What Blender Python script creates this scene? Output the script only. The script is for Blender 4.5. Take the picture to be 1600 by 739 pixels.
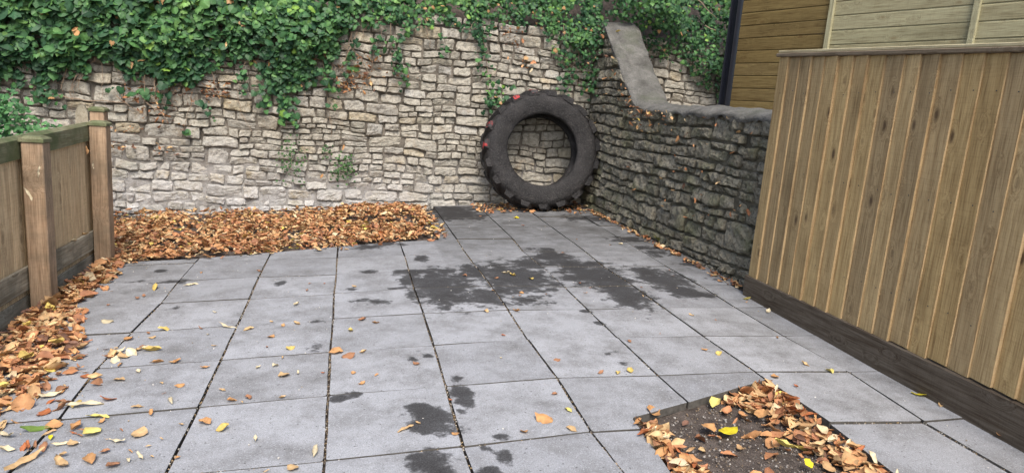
import bpy, bmesh, math, random
import numpy as np
from mathutils import Vector, Matrix, noise as mn
R = math.radians
for o in list(bpy.data.objects): bpy.data.objects.remove(o, do_unlink=True)
SC = bpy.context.scene
COL = SC.collection
random.seed(7); RG = np.random.default_rng(11)

# ------------------------------------------------------------------ camera
U = 0.61                                   # one slab plus joint, metres
FPX, PIT, ROL, YAW = 1063.38, R(10.932), R(4.302), R(14.066)
CAM = Vector((1.897, -3.334, 1.447))
_fw = Vector((math.sin(YAW)*math.cos(PIT), math.cos(YAW)*math.cos(PIT), -math.sin(PIT)))
_rt = Vector((math.cos(YAW), -math.sin(YAW), 0)); _up = _rt.cross(_fw)
_r2 = _rt*math.cos(ROL) + _up*math.sin(ROL); _u2 = _up*math.cos(ROL) - _rt*math.sin(ROL)
cd = bpy.data.cameras.new('camera'); cam = bpy.data.objects.new('camera', cd); COL.objects.link(cam)
cam.matrix_world = Matrix(((_r2.x, _u2.x, -_fw.x, CAM.x), (_r2.y, _u2.y, -_fw.y, CAM.y), (_r2.z, _u2.z, -_fw.z, CAM.z), (0, 0, 0, 1)))
cd.sensor_fit = 'HORIZONTAL'; cd.sensor_width = 36; cd.lens = 36*FPX/1600; cd.clip_end = 500; cd.clip_start = 0.05
SC.camera = cam
# ------------------------------------------------------------------ light: soft overcast day
w = bpy.data.worlds.new('World'); SC.world = w; w.use_nodes = True
nt = w.node_tree; bg = nt.nodes['Background']; sky = nt.nodes.new('ShaderNodeTexSky')
SUN_EL, SUN_AZ = 54, 185                   # azimuth clockwise from +y: behind the camera, to the left
sky.sky_type = 'NISHITA'; sky.sun_disc = False; sky.sun_elevation = R(SUN_EL); sky.sun_rotation = R(SUN_AZ)
sky.air_density = 1.2; sky.dust_density = 4.0; sky.ozone_density = 1.0
nt.links.new(sky.outputs[0], bg.inputs[0]); bg.inputs[1].default_value = 0.12
sl = bpy.data.lights.new('sun', 'SUN'); sun = bpy.data.objects.new('sun', sl); COL.objects.link(sun)
sl.energy = 1.5; sl.angle = R(22); sl.color = (1, 0.96, 0.9)
_sd = Vector((math.sin(R(SUN_AZ))*math.cos(R(SUN_EL)), math.cos(R(SUN_AZ))*math.cos(R(SUN_EL)), math.sin(R(SUN_EL))))
sun.rotation_euler = _sd.to_track_quat('Z', 'Y').to_euler(); sun.location = _sd*30
SC.view_settings.view_transform = 'Standard'; SC.view_settings.look = 'None'
SC.view_settings.exposure = 1.15; SC.view_settings.gamma = 1

# ------------------------------------------------------------------ pixel to place
def gz(x, y):
    """height of the paving: a level side on the right, the left side falling towards the low fence"""
    y = max(y, -2.5)
    if x < 5*U: return 0.0606*(x-5*U) + 0.0028*y
    return (-0.0015+0.0063*y/U)*(x-5*U) + 0.0028*y
def ray(u, v): return _fw + _r2*((u-800)/FPX) - _u2*((v-369.5)/FPX)
def G(u, v, dz=0):
    d = ray(u, v); t = -CAM.z/d.z
    for _ in range(30):
        q = CAM + d*t; t = (gz(q.x, q.y)+dz-CAM.z)/d.z
    return CAM + d*t
def onY(u, v, y): d = ray(u, v); return CAM + d*((y-CAM.y)/d.y)
def onX(u, v, x): d = ray(u, v); return CAM + d*((x-CAM.x)/d.x)
def fb(x, y=0.0, z=0.0, o=3):
    return mn.fractal(Vector((x, y, z)), 1.0, 2.0, o)

# ------------------------------------------------------------------ helpers
def tag(o, label=None, cat=None, group=None, kind=None):
    if label: o['label'] = label
    if cat: o['category'] = cat
    if group: o['group'] = group
    if kind: o['kind'] = kind
    return o
def link(name, me, mat=None, parent=None):
    o = bpy.data.objects.new(name, me); COL.objects.link(o)
    if mat is not None and me is not None and not me.materials:
        for m in (mat if isinstance(mat, (list, tuple)) else [mat]): me.materials.append(m)
    if parent: o.parent = parent
    return o
def empty(name, loc=(0, 0, 0)):
    o = bpy.data.objects.new(name, None); o.location = loc; o.empty_display_size = .1; COL.objects.link(o); return o
def mesh_np(name, V, T, col=None, smooth=False):
    V = np.asarray(V, np.float32).reshape(-1, 3); T = np.asarray(T, np.int32).reshape(-1, 3)
    me = bpy.data.meshes.new(name); me.vertices.add(len(V)); me.vertices.foreach_set('co', V.ravel())
    me.loops.add(len(T)*3); me.loops.foreach_set('vertex_index', T.ravel())
    me.polygons.add(len(T)); me.polygons.foreach_set('loop_start', np.arange(len(T), dtype=np.int32)*3)
    me.polygons.foreach_set('loop_total', np.full(len(T), 3, np.int32))
    me.polygons.foreach_set('use_smooth', np.full(len(T), smooth, bool))
    me.update(calc_edges=True)
    if col is not None:
        a = me.color_attributes.new('col', 'FLOAT_COLOR', 'POINT')
        c = np.ones((len(V), 4), np.float32); c[:, :3] = col; a.data.foreach_set('color', c.ravel())
    return me
def mesh_pd(name, V, F, smooth=False):
    me = bpy.data.meshes.new(name); me.from_pydata([tuple(v) for v in V], [], F); me.update()
    if smooth: me.polygons.foreach_set('use_smooth', [True]*len(me.polygons))
    return me
def box_bm(bm, x0, x1, y0, y1, z0, z1, bev=0.004):
    vs = [bm.verts.new(p) for p in ((x0,y0,z0),(x1,y0,z0),(x1,y1,z0),(x0,y1,z0),(x0,y0,z1),(x1,y0,z1),(x1,y1,z1),(x0,y1,z1))]
    fs = [bm.faces.new([vs[i] for i in q]) for q in ((3,2,1,0),(4,5,6,7),(0,1,5,4),(1,2,6,5),(2,3,7,6),(3,0,4,7))]
    if bev:
        es = list({e for f in fs for e in f.edges})
        bmesh.ops.bevel(bm, geom=es, offset=bev, segments=1, affect='EDGES', profile=.5)
def box(name, x0, x1, y0, y1, z0, z1, mat, parent=None, bev=0.004, center=True):
    bm = bmesh.new(); c = Vector(((x0+x1)/2, (y0+y1)/2, (z0+z1)/2)) if center else Vector()
    box_bm(bm, x0-c.x, x1-c.x, y0-c.y, y1-c.y, z0-c.z, z1-c.z, bev)
    me = bpy.data.meshes.new(name); bm.to_mesh(me); bm.free()
    o = link(name, me, mat, parent); o.location = c; return o
def tube(name, pts, rad, mat, parent=None, n=6):
    V = []; F = []; pts = [Vector(p) for p in pts]; m = len(pts)
    for i, p in enumerate(pts):
        t = (pts[min(i+1, m-1)] - pts[max(i-1, 0)]).normalized()
        a = t.orthogonal().normalized(); b = t.cross(a); r = rad(i/(m-1)) if callable(rad) else rad
        for k in range(n):
            g = 2*math.pi*k/n; V.append(p + a*math.cos(g)*r + b*math.sin(g)*r)
    for i in range(m-1):
        for k in range(n): F.append((i*n+k, i*n+(k+1) % n, (i+1)*n+(k+1) % n, (i+1)*n+k))
    return link(name, mesh_pd(name, V, F, True), mat, parent)

# ------------------------------------------------------------------ materials
class NT:
    def __init__(s, name):
        s.m = bpy.data.materials.new(name); s.m.use_nodes = True; s.t = s.m.node_tree
        s.b = s.t.nodes['Principled BSDF']; s.tc = None
    def n(s, typ, **kw):
        nd = s.t.nodes.new(typ)
        for k, v in kw.items():
            if k.startswith('i_'):
                key = k[2:]; key = int(key) if key.isdigit() else key.replace('_', ' ')
                if isinstance(v, bpy.types.NodeSocket): s.t.links.new(v, nd.inputs[key])
                else: nd.inputs[key].default_value = v
            else: setattr(nd, k, v)
        return nd
    def coord(s, which='Object'):
        if not s.tc: s.tc = s.n('ShaderNodeTexCoord')
        return s.tc.outputs[which]
    def pos(s): return s.n('ShaderNodeNewGeometry').outputs['Position']
    def rnd(s): return s.n('ShaderNodeObjectInfo').outputs['Random']
    def vm(s, op, a, b): return s.n('ShaderNodeVectorMath', operation=op, i_0=a, i_1=b).outputs[0]
    def ma(s, op, a, b=0.0, c=None, clamp=False):
        nd = s.n('ShaderNodeMath', operation=op, use_clamp=clamp, i_0=a, i_1=b)
        if c is not None:
            if isinstance(c, bpy.types.NodeSocket): s.t.links.new(c, nd.inputs[2])
            else: nd.inputs[2].default_value = c
        return nd.outputs[0]
    def noise(s, vec, scale, detail=4, rough=.55, dist=0.0, out='Fac'):
        return s.n('ShaderNodeTexNoise', i_Vector=vec, i_Scale=scale, i_Detail=detail, i_Roughness=rough, i_Distortion=dist).outputs[out]
    def voro(s, vec, scale, feature='F1', out='Distance', rand=1.0):
        return s.n('ShaderNodeTexVoronoi', feature=feature, i_Vector=vec, i_Scale=scale, i_Randomness=rand).outputs[out]
    def ramp(s, fac, *stops, interp='LINEAR'):
        nd = s.n('ShaderNodeValToRGB', i_Fac=fac); cr = nd.color_ramp; cr.interpolation = interp
        while len(cr.elements) < len(stops): cr.elements.new(.5)
        for e, (p, c) in zip(cr.elements, stops):
            e.position = p; c = (c, c, c) if isinstance(c, (int, float)) else c; e.color = (*c, 1)
        return nd.outputs[0]
    def mix(s, fac, a, b, mode='MIX'):
        nd = s.n('ShaderNodeMix', data_type='RGBA', blend_type=mode)
        for k, v in ((0, fac), (6, a), (7, b)):
            if isinstance(v, bpy.types.NodeSocket): s.t.links.new(v, nd.inputs[k])
            else: nd.inputs[k].default_value = v if k == 0 else ((*v, 1) if len(v) == 3 else v)
        return nd.outputs[2]
    def bump(s, h, strength=.5, dist=.01, nrm=None):
        nd = s.n('ShaderNodeBump', i_Height=h, i_Strength=strength, i_Distance=dist)
        if nrm: s.t.links.new(nrm, nd.inputs['Normal'])
        return nd.outputs[0]
    def done(s, col, rough=.8, nrm=None, spec=.3):
        for k, v in (('Base Color', col), ('Roughness', rough), ('Specular IOR Level', spec)):
            if isinstance(v, bpy.types.NodeSocket): s.t.links.new(v, s.b.inputs[k])
            else: s.b.inputs[k].default_value = (*v, 1) if k == 'Base Color' else v
        if nrm: s.t.links.new(nrm, s.b.inputs['Normal'])
        return s.m

def mat_stone_pale():
    t = NT('pale_limestone'); p = t.pos(); r = t.rnd()
    base = t.ramp(r, (0, (.27, .257, .225)), (.16, (.40, .372, .308)), (.32, (.33, .318, .288)), (.48, (.435, .405, .335)), (.62, (.365, .343, .30)), (.74, (.415, .345, .225)), (.84, (.465, .448, .405)), (.93, (.295, .273, .235)), (1, (.39, .355, .28)))
    n1 = t.noise(p, 9, 5, .65); base = t.mix(t.ramp(n1, (.36, 0), (.66, .65)), base, (.51, .475, .40))
    n2 = t.noise(p, 22, 8, .78); base = t.mix(t.ramp(n2, (.35, .8), (.53, 0)), base, (.14, .122, .098))
    n3 = t.noise(p, 4.1, 3, .6); base = t.mix(t.ramp(n3, (.58, 0), (.75, .45)), base, (.38, .27, .15))
    sp = t.voro(p, 130); base = t.mix(t.ramp(sp, (.08, .6), (.22, 0)), base, (.11, .10, .085))
    # old limewash and salts low on the left of the wall, with a ragged edge
    sx = t.n('ShaderNodeSeparateXYZ', i_0=p)
    hz = t.n('ShaderNodeMapRange', i_Value=sx.outputs[2], i_1=.85, i_2=-.05, i_3=0., i_4=1.).outputs[0]
    hx = t.n('ShaderNodeMapRange', i_Value=sx.outputs[0], i_1=4.2, i_2=2.0, i_3=.1, i_4=1.).outputs[0]
    lw = t.ma('MULTIPLY', t.ma('MULTIPLY', hz, hx), t.ramp(t.noise(p, 4.5, 6, .75), (.37, 0), (.56, 1)))
    base = t.mix(t.ma('MULTIPLY', lw, .85), base, (.53, .522, .515))
    gr = t.ramp(t.noise(p, 2.2, 4, .6), (.56, 0), (.72, .35)); base = t.mix(gr, base, (.20, .21, .17))
    h = t.ma('ADD', t.ma('MULTIPLY', t.noise(p, 34, 6, .7), 1.0), t.ma('MULTIPLY', t.noise(p, 120, 4, .6), .35))
    return t.done(base, .93, t.bump(h, 1.0, .022), .1)
def mat_stone_dark():
    t = NT('dark_mossy_limestone'); p = t.pos(); r = t.rnd()
    base = t.ramp(r, (0, (.185, .168, .128)), (.3, (.265, .242, .187)), (.6, (.22, .203, .155)), (.85, (.305, .278, .215)), (1, (.23, .205, .148)))
    n1 = t.noise(p, 12, 6, .7); base = t.mix(t.ramp(n1, (.40, 0), (.72, .75)), base, (.30, .29, .255))
    n2 = t.noise(p, 38, 6, .75); base = t.mix(t.ramp(n2, (.34, .85), (.53, 0)), base, (.045, .043, .036))
    n3 = t.noise(p, 3.0, 4, .65); base = t.mix(t.ramp(n3, (.48, 0), (.66, .55)), base, (.115, .125, .055))
    h = t.ma('ADD', t.noise(p, 30, 7, .75), t.ma('MULTIPLY', t.noise(p, 110, 5, .7), .5))
    return t.done(base, .95, t.bump(h, 1.0, .028), .1)
def mat_mortar(dark=False):
    t = NT('dark_joint_soil' if dark else 'lime_mortar'); p = t.pos()
    n = t.noise(p, 7, 5, .65)
    if dark: c = t.ramp(n, (.3, (.055, .050, .038)), (.7, (.13, .118, .09)))
    else:
        c = t.ramp(n, (.35, (.07, .06, .048)), (.6, (.19, .168, .14)))
        sx = t.n('ShaderNodeSeparateXYZ', i_0=p)
        hz = t.n('ShaderNodeMapRange', i_Value=sx.outputs[2], i_1=.8, i_2=.1, i_3=0., i_4=1.).outputs[0]
        c = t.mix(t.ma('MULTIPLY', hz, t.ramp(t.noise(p, 6, 5, .7), (.35, .2), (.6, .9))), c, (.40, .39, .38))
    return t.done(c, .95, t.bump(t.noise(p, 45, 6, .7), .8, .02), .1)
def mat_slab():
    t = NT('grey_concrete_slab'); p = t.pos(); r = t.rnd()
    base = t.ramp(r, (0, (.242, .248, .262)), (.25, (.320, .328, .343)), (.5, (.272, .279, .293)), (.75, (.342, .350, .366)), (1, (.300, .306, .318)))
    po = t.vm('ADD', p, t.n('ShaderNodeCombineXYZ', i_0=t.ma('MULTIPLY', r, 31.0), i_1=t.ma('MULTIPLY', r, 17.0)).outputs[0]); n1 = t.noise(po, 3.4, 7, .72); base = t.mix(t.ramp(n1, (.34, .9), (.58, 0)), base, (.150, .149, .148))
    pv = t.vm('MULTIPLY', p, (1, 1.7, 1)); nb = t.noise(t.vm('MULTIPLY', po, (1, 1.7, 1)), 9, 5, .7, .4); base = t.mix(t.ramp(nb, (.52, 0), (.75, .35)), base, (.33, .335, .35))
    n2 = t.noise(p, 240, 3, .7); base = t.mix(t.ramp(n2, (.36, .85), (.49, 0), (.60, 0), (.72, .5)), base, (.11, .11, .112))
    n4 = t.noise(p, 150, 2, .6); base = t.mix(t.ramp(n4, (.57, 0), (.70, .75)), base, (.42, .42, .44))
    pit = t.voro(p, 21); base = t.mix(t.ramp(pit, (.06, .9), (.12, 0)), base, (.09, .088, .085))
    # slabs darken towards the wall end; dirt along the low edge and fence
    at = t.n('ShaderNodeAttribute', attribute_name='slab_dark').outputs['Fac']
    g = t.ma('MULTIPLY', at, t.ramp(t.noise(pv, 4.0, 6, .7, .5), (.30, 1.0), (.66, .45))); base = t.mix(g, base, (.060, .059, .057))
    # damp dark stains: a soft field plus noise, cut sharply
    st = t.n('ShaderNodeAttribute', attribute_name='stain').outputs['Fac']
    nz = t.ma('SUBTRACT', t.noise(p, 8.5, 8, .66, .1), .5)
    f = t.ma('ADD', st, t.ma('MULTIPLY', nz, 2.1))
    mk = t.ramp(f, (.36, 0), (.45, .5), (.56, .88), (.8, .95))
    mk = t.ma('MULTIPLY', mk, t.ramp(t.noise(p, 160, 2, .5), (.35, 1), (.75, .82)))
    base = t.mix(mk, base, (.024, .023, .023))
    h = t.ma('ADD', t.ma('MULTIPLY', t.noise(p, 95, 4, .65), .6), t.ma('MULTIPLY', t.ramp(pit, (.04, 0), (.12, 1)), .5))
    h = t.ma('ADD', h, t.ma('MULTIPLY', t.noise(p, 14, 3, .6), 1.4))
    return t.done(base, .9, t.bump(h, .45, .006), .08)
def mat_concrete():
    t = NT('weathered_coping_concrete'); p = t.pos()
    n = t.noise(p, 6, 6, .65); c = t.ramp(n, (.28, (.085, .082, .074)), (.5, (.160, .155, .142)), (.72, (.235, .228, .21)))
    c = t.mix(t.ramp(t.noise(p, 75, 4, .7), (.33, .7), (.5, 0)), c, (.07, .07, .065))
    c = t.mix(t.ramp(t.noise(p, 2.5, 4, .6), (.55, 0), (.7, .5)), c, (.09, .10, .065))
    h = t.ma('ADD', t.noise(p, 60, 5, .7), t.ma('MULTIPLY', t.noise(p, 15, 4, .6), 1.5))
    return t.done(c, .95, t.bump(h, 1.0, .022), .06)
def mat_wood(name, cols, axis, knot=(.07, .04, .02), knotamt=.9, moss=0.0, grain=.35, rough=.75, algae=0.0):
    """axis: 0/1/2, the local direction the grain runs in"""
    t = NT(name); r = t.rnd(); p = t.coord('Object')
    off = t.n('ShaderNodeCombineXYZ', i_0=t.ma('MULTIPLY', r, 37.3), i_1=t.ma('MULTIPLY', r, 91.7), i_2=t.ma('MULTIPLY', r, 53.1)).outputs[0]
    q = t.vm('ADD', p, off)
    sc = [38, 38, 38]; sc[axis] = 1.8
    g = t.vm('MULTIPLY', q, tuple(sc)); sk = [7, 7, 7]; sk[axis] = 3.3; sk[0 if axis != 0 else 1] = 0
    kq = t.vm('MULTIPLY', q, tuple(sk)); kd = t.voro(kq, 1.0, rand=1.0)
    warp = t.ramp(kd, (.0, 1), (.35, 0))
    g = t.vm('ADD', g, t.vm('MULTIPLY', t.n('ShaderNodeCombineXYZ', i_0=warp, i_1=warp, i_2=warp).outputs[0], (2.5, 2.5, 2.5)))
    gn = t.noise(g, 1.0, 5, .62, .35); fine = t.noise(t.vm('MULTIPLY', g, (3.2, 3.2, 3.2)), 1.0, 4, .6)
    base = t.ramp(r, *[(i/(len(cols)-1), c) for i, c in enumerate(cols)])
    base = t.mix(t.ramp(gn, (.30, grain*1.6), (.58, 0)), base, t.mix(1.0, base, (.50, .43, .36), 'MULTIPLY'))
    base = t.mix(t.ramp(gn, (.55, 0), (.80, grain)), base, t.mix(1.0, base, (1.3, 1.22, 1.1), 'MULTIPLY'))
    saw = [8., 8., 8.]; saw[axis] = 150.
    sm = t.noise(t.vm('MULTIPLY', q, tuple(saw)), 1.0, 3, .6); base = t.mix(t.ramp(sm, (.36, .28), (.5, 0)), base, t.mix(1.0, base, (.62, .60, .58), 'MULTIPLY'))
    base = t.mix(t.ramp(fine, (.36, .75), (.52, 0)), base, t.mix(1.0, base, (.6, .55, .5), 'MULTIPLY'))
    lg = [2.0, 2.0, 2.0]; lg[axis] = .8
    blot = t.noise(t.vm('MULTIPLY', q, tuple(lg)), 1.6, 4, .6); base = t.mix(t.ramp(blot, (.52, 0), (.72, .6)), base, t.mix(1.0, base, (.52, .50, .48), 'MULTIPLY'))
    if moss: base = t.mix(t.ramp(t.noise(q, 5, 5, .65), (.40, 0), (.62, moss)), base, (.075, .095, .04))
    if algae: base = t.mix(t.ramp(t.noise(q, 3, 5, .65), (.40, 0), (.60, algae)), base, (.062, .062, .046))
    if knotamt:
        kn = t.ramp(t.ma('ADD', kd, t.ma('MULTIPLY', t.ma('SUBTRACT', t.noise(q, 60, 2, .5), .5), .06)), (.065, knotamt), (.10, knotamt*.65), (.18, 0))
        base = t.mix(kn, base, knot)
    h = t.ma('ADD', gn, t.ma('MULTIPLY', fine, .6))
    return t.done(base, rough, t.bump(h, .35, .004), .2)
def mat_leafcol(name, rough=.6, trans=.0, spec=.3, vein=.35, scale=40):
    t = NT(name); c = t.n('ShaderNodeAttribute', attribute_name='col').outputs['Color']
    p = t.pos(); n = t.noise(p, scale, 4, .6)
    c2 = t.mix(t.ramp(n, (.30, vein), (.55, 0)), c, t.mix(1.0, c, (.5, .42, .36), 'MULTIPLY'))
    c2 = t.mix(t.ramp(n, (.58, 0), (.8, vein*.6)), c2, t.mix(1.0, c, (1.3, 1.25, 1.15), 'MULTIPLY'))
    m = t.done(c2, rough, t.bump(t.noise(p, scale*3, 3, .6), .25, .003), spec)
    if trans:
        tr = t.n('ShaderNodeBsdfTranslucent', i_Color=c2); mx = t.n('ShaderNodeMixShader', i_Fac=trans)
        t.t.links.new(t.b.outputs[0], mx.inputs[1]); t.t.links.new(tr.outputs[0], mx.inputs[2])
        t.t.links.new(mx.outputs[0], t.t.nodes['Material Output'].inputs['Surface'])
    return m
def mat_soil():
    t = NT('dark_soil'); p = t.pos(); n = t.noise(p, 14, 6, .7)
    c = t.ramp(n, (.3, (.055, .045, .039)), (.55, (.118, .096, .082)), (.75, (.18, .15, .13)))
    c = t.mix(t.ramp(t.voro(p, 75), (.10, .55), (.22, 0)), c, (.17, .155, .145))
    h = t.ma('ADD', t.noise(p, 30, 6, .75), t.ma('MULTIPLY', t.noise(p, 120, 4, .7), .6))
    return t.done(c, .95, t.bump(h, .9, .02), .15)
def mat_rubber():
    t = NT('dusty_tyre_rubber'); p = t.coord('Object')
    n = t.noise(p, 5, 6, .7); c = t.ramp(n, (.36, (.007, .0065, .0068)), (.56, (.018, .0165, .017)), (.76, (.050, .045, .043)))
    c = t.mix(t.ramp(t.noise(p, 55, 5, .75), (.52, 0), (.70, .45)), c, (.085, .08, .076))
    c = t.mix(t.ramp(t.noise(p, 130, 3, .6), (.62, 0), (.72, .7)), c, (.19, .18, .165))
    h = t.ma('ADD', t.noise(p, 45, 6, .7), t.ma('MULTIPLY', t.noise(p, 12, 3, .6), .8))
    return t.done(c, .62, t.bump(h, .9, .016), .32)
def mat_red():
    t = NT('flaking_red_paint'); p = t.coord('Object')
    m = t.ramp(t.noise(p, 17, 5, .75), (.50, 0), (.55, 1))
    c = t.mix(m, (.03, .026, .027), (.36, .028, .030)); return t.done(c, .6, t.bump(m, .3, .003), .3)
def mat_plain(name, col, rough=.6, spec=.3, var=.4, scale=20):
    t = NT(name); p = t.coord('Object'); n = t.noise(p, scale, 5, .6)
    c = t.mix(t.ramp(n, (.3, var), (.65, 0)), col, tuple(x*.45 for x in col)); return t.done(c, rough, t.bump(n, .2, .004), spec)

M = dict(pale=mat_stone_pale(), dark=mat_stone_dark(), mortar=mat_mortar(), dmortar=mat_mortar(True), slab=mat_slab(), conc=mat_concrete(), soil=mat_soil(),
  rubber=mat_rubber(), red=mat_red(), ivy=mat_leafcol('ivy_leaf', .5, .12, .25, .35, 30), dead=mat_leafcol('dry_leaf', .62, .12, .25, .4, 45),
  stem=mat_plain('ivy_stem', (.30, .22, .155), .85), grit=mat_leafcol('grit', .8, 0, .2, .2, 200), black=mat_plain('black_painted_steel', (.012, .014, .022), .35, .5, .3, 8))
M['board'] = mat_wood('treated_featheredge', [(.47, .335, .158), (.52, .375, .182), (.42, .295, .135), (.495, .36, .185), (.27, .20, .115), (.53, .385, .19), (.45, .32, .158), (.36, .265, .145)], 2, knot=(.075, .045, .025), grain=.4)
M['slabedge'] = mat_plain('dirty_slab_edge', (.105, .098, .088), .95, .05, .8, 30)
M['edge'] = mat_wood('sawn_board_edge', [(.48, .35, .195), (.52, .385, .22), (.44, .315, .17)], 2, knotamt=0, grain=.25)
M['gravel'] = mat_wood('dark_gravel_board', [(.098, .080, .062), (.11, .091, .071)], 1, knotamt=0, grain=.7, rough=.8)
M['cap'] = mat_wood('capping_timber', [(.17, .135, .095), (.21, .17, .12)], 1, knotamt=.3, grain=.5)
M['capp'] = mat_wood('pale_rail', [(.46, .41, .26), (.5, .44, .29)], 1, knotamt=.2, grain=.25)
M['hbrown'] = mat_wood('brown_shiplap', [(.205, .148, .058), (.24, .178, .074), (.18, .128, .05), (.25, .19, .088)], 0, knot=(.10, .055, .02), knotamt=.5, grain=.45)
M['hgreen'] = mat_wood('green_treated_shiplap', [(.36, .338, .205), (.40, .372, .235), (.335, .305, .18)], 0, knot=(.19, .14, .07), knotamt=.55, grain=.3)
M['hpost'] = mat_wood('pale_batten', [(.40, .385, .245), (.43, .41, .27)], 2, knotamt=.2, grain=.3)
M['post'] = mat_wood('weathered_brown_post', [(.41, .29, .19), (.44, .31, .205)], 2, knotamt=.2, grain=.4, algae=.45)
M['lboard'] = mat_wood('ochre_board', [(.62, .475, .29), (.58, .43, .255), (.66, .51, .315)], 2, knotamt=.4, grain=.35, algae=.15)
M['lrail'] = mat_wood('mossy_rail', [(.20, .20, .12), (.23, .225, .14)], 1, knotamt=.1, grain=.45, moss=.85)
M['lgrey'] = mat_wood('grey_lower_rail', [(.38, .345, .265), (.42, .38, .29)], 1, knotamt=.1, grain=.5, algae=.5)

# ------------------------------------------------------------------ ground, terrace, bank
def grid(name, x0, x1, y0, y1, nx, ny, fz, mat, smooth=True):
    V = [(x0+(x1-x0)*i/nx, y0+(y1-y0)*j/ny, 0) for j in range(ny+1) for i in range(nx+1)]
    V = [(x, y, fz(x, y)) for x, y, _ in V]
    F = [(j*(nx+1)+i, j*(nx+1)+i+1, (j+1)*(nx+1)+i+1, (j+1)*(nx+1)+i) for j in range(ny) for i in range(nx)]
    return link(name, mesh_pd(name, V, F, smooth), mat)
tag(grid('ground', -150, 150, -150, 150, 30, 30, lambda x, y: -.62, M['soil']), kind='structure')
BY = 5.85                                   # face of the back wall
bed_edge = lambda x: 3.18 + .235*max(0, x-.5) if x < 3.0 else 9
leaf_edge = lambda x: bed_edge(x)+.10*fb(x*2.3, 1.7, 4)+.05*fb(x*9, .3, 8)-.02
BED = lambda x, y: gz(x, y) - .045 + .018*fb(x*3, y*3, 1.3)
tag(grid('soil_bed', -3.2, 3.06, -2.6, BY+.1, 70, 80, lambda x, y: BED(x, y) - (.03 if y < bed_edge(x)+.06 and x > -.05 else 0), M['soil']), kind='structure')
tag(grid('terrace', 5.55, 12, -2.5, BY+.02, 12, 12, lambda x, y: 1.15+.03*fb(x*2, y*2), M['soil']), kind='structure')
tag(grid('bank', -9, 13, BY+.32, BY+5, 40, 12, lambda x, y: 2.2+min((y-BY-.3)*1.1, 2.4)+.08*fb(x, y, 4), M['soil']), kind='structure')

# ------------------------------------------------------------------ paving: slabs one by one
PT = {(1,1):(279,439.7),(1,2):(251.5,474.1),(1,3):(205.5,519.9),(1,4):(151.5,575.7),(1,5):(92,655.5),
(2,1):(404.6,433),(2,2):(389.5,467),(2,3):(371,508.5),(2,4):(345,562.7),(2,5):(310.3,636.1),
(3,0):(526.8,403),(3,1):(525.5,429),(3,2):(522,459),(3,3):(520.5,498.4),(3,4):(516,550.2),(3,5):(512.7,618.4),(3,6):(507,720),
(4,0):(632,399),(4,1):(638.8,422.7),(4,2):(647,451),(4,3):(661.4,490.2),(4,4):(677.5,539.4),(4,5):(696.4,603.8),(4,6):(723.6,697.6),
(5,0):(726,393),(5,1):(745,418),(5,2):(767.4,447),(5,3):(794,484.4),(5,4):(824,530.4),(5,5):(870,591),(5,6):(923.8,675.3),
(6,0):(817.4,393),(6,1):(846,416),(6,2):(881.7,448.2),(6,3):(918,483.6),(6,4):(965,528),(6,5):(1028,586.5),
(7,0):(914.6,393.4),(7,1):(943,416.5),(7,2):(988.7,445.8),(7,3):(1037,481),(7,4):(1098.7,525.6),(7,5):(1180,581),(7,6):(1296,660),
(8,2):(1092,445),(8,3):(1149,480.8),(8,4):(1224.6,525.6),(8,5):(1326,581),(8,6):(1443.8,658.8)}
def corner(i, j):
    if (i, j) in PT: q = G(*PT[(i, j)]); return Vector((q.x, q.y))
    return Vector((i*U, (5-j)*U))
STAINS = []
def stain(u, v, a, b, s=1.0):
    c = G(u, v); rx = (G(u+a, v)-c).xy.length; ry = (G(u, v-b)-c).xy.length
    STAINS.append((c.x, c.y, max(rx, .03), max(ry, .03), s))
for s in ((668,652,36,20),(698,670,26,10),(655,640,18,10),(668,722,34,16),(690,735,22,8),(715,590,11,5),(722,616,14,16),(720,643,9,4),(788,714,12,9),(783,684,9,5),(762,737,18,7),(757,700,5,3),(527,624,13,5),(555,617,7,3),
 (690,447,48,25),(760,464,30,13),(645,425,24,5),(640,440,14,6),(800,433,55,20),(745,423,30,10),(862,401,26,11),(830,411,26,8),(890,412,22,6),(930,430,50,17),(972,455,32,20),(985,473,22,9),(900,415,25,9),(955,437,30,12),
 (1040,438,35,13),(1068,455,28,9),(1010,424,22,8),(1098,461,20,4),(1082,411,24,6,.75),(1032,396,24,5,.7),(1000,386,24,4,.7),(712,336,45,7),(690,328,48,6),(660,322,30,4),(940,343,34,5,.8),(905,340,28,4,.8),
 (437,443,9,4),(952,553,13,5,.7),(970,567,8,4,.65),(937,505,8,3),(915,486,8,2.5),(575,386,26,4,.85),(610,381,26,4,.7),(562,470,18,4,.72),(590,473,18,3,.66),(643,562,9,4,.8),(667,556,7,3,.7),(825,468,38,7,.74),(690,482,30,5,.74),(780,456,30,6,.9),
 (660,404,11,4),(575,425,14,3,.78),(550,452,14,3,.76),(620,451,14,2.5,.85),(978,374,28,4,.85),(1000,376,12,2,.95),(270,440,26,3,.8),(250,423,12,2.5,.85),(205,440,15,2.5,.7),(275,482,10,5,.68),(495,540,16,7,.66),(505,585,6,4,.6),(500,503,12,3,.6),(838,432,20,6),(700,425,25,6,.8),(870,445,18,4,.8),(925,412,16,5,.95),(1112,437,14,4,.7)):
    stain(*s)
def stain_at(x, y):
    m = 0.0
    for cx, cy, rx, ry, s in STAINS:
        dx = (x-cx)/rx; dy = (y-cy)/ry; d = dx*dx+dy*dy
        if d < 9: m = max(m, s*(1.06-.56*math.sqrt(d)))
    return max(m, -.2)
paving = grid('paving', -.12, 5.34, -2.5, BY+.06, 34, 52, lambda x, y: gz(x, y)-.030 - (.14 if (3.2 < x < 4.36 and y < .02) or (x < 2.99 and y > 3.1) else 0), M['soil'])
tag(paving, kind='structure')
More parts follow.
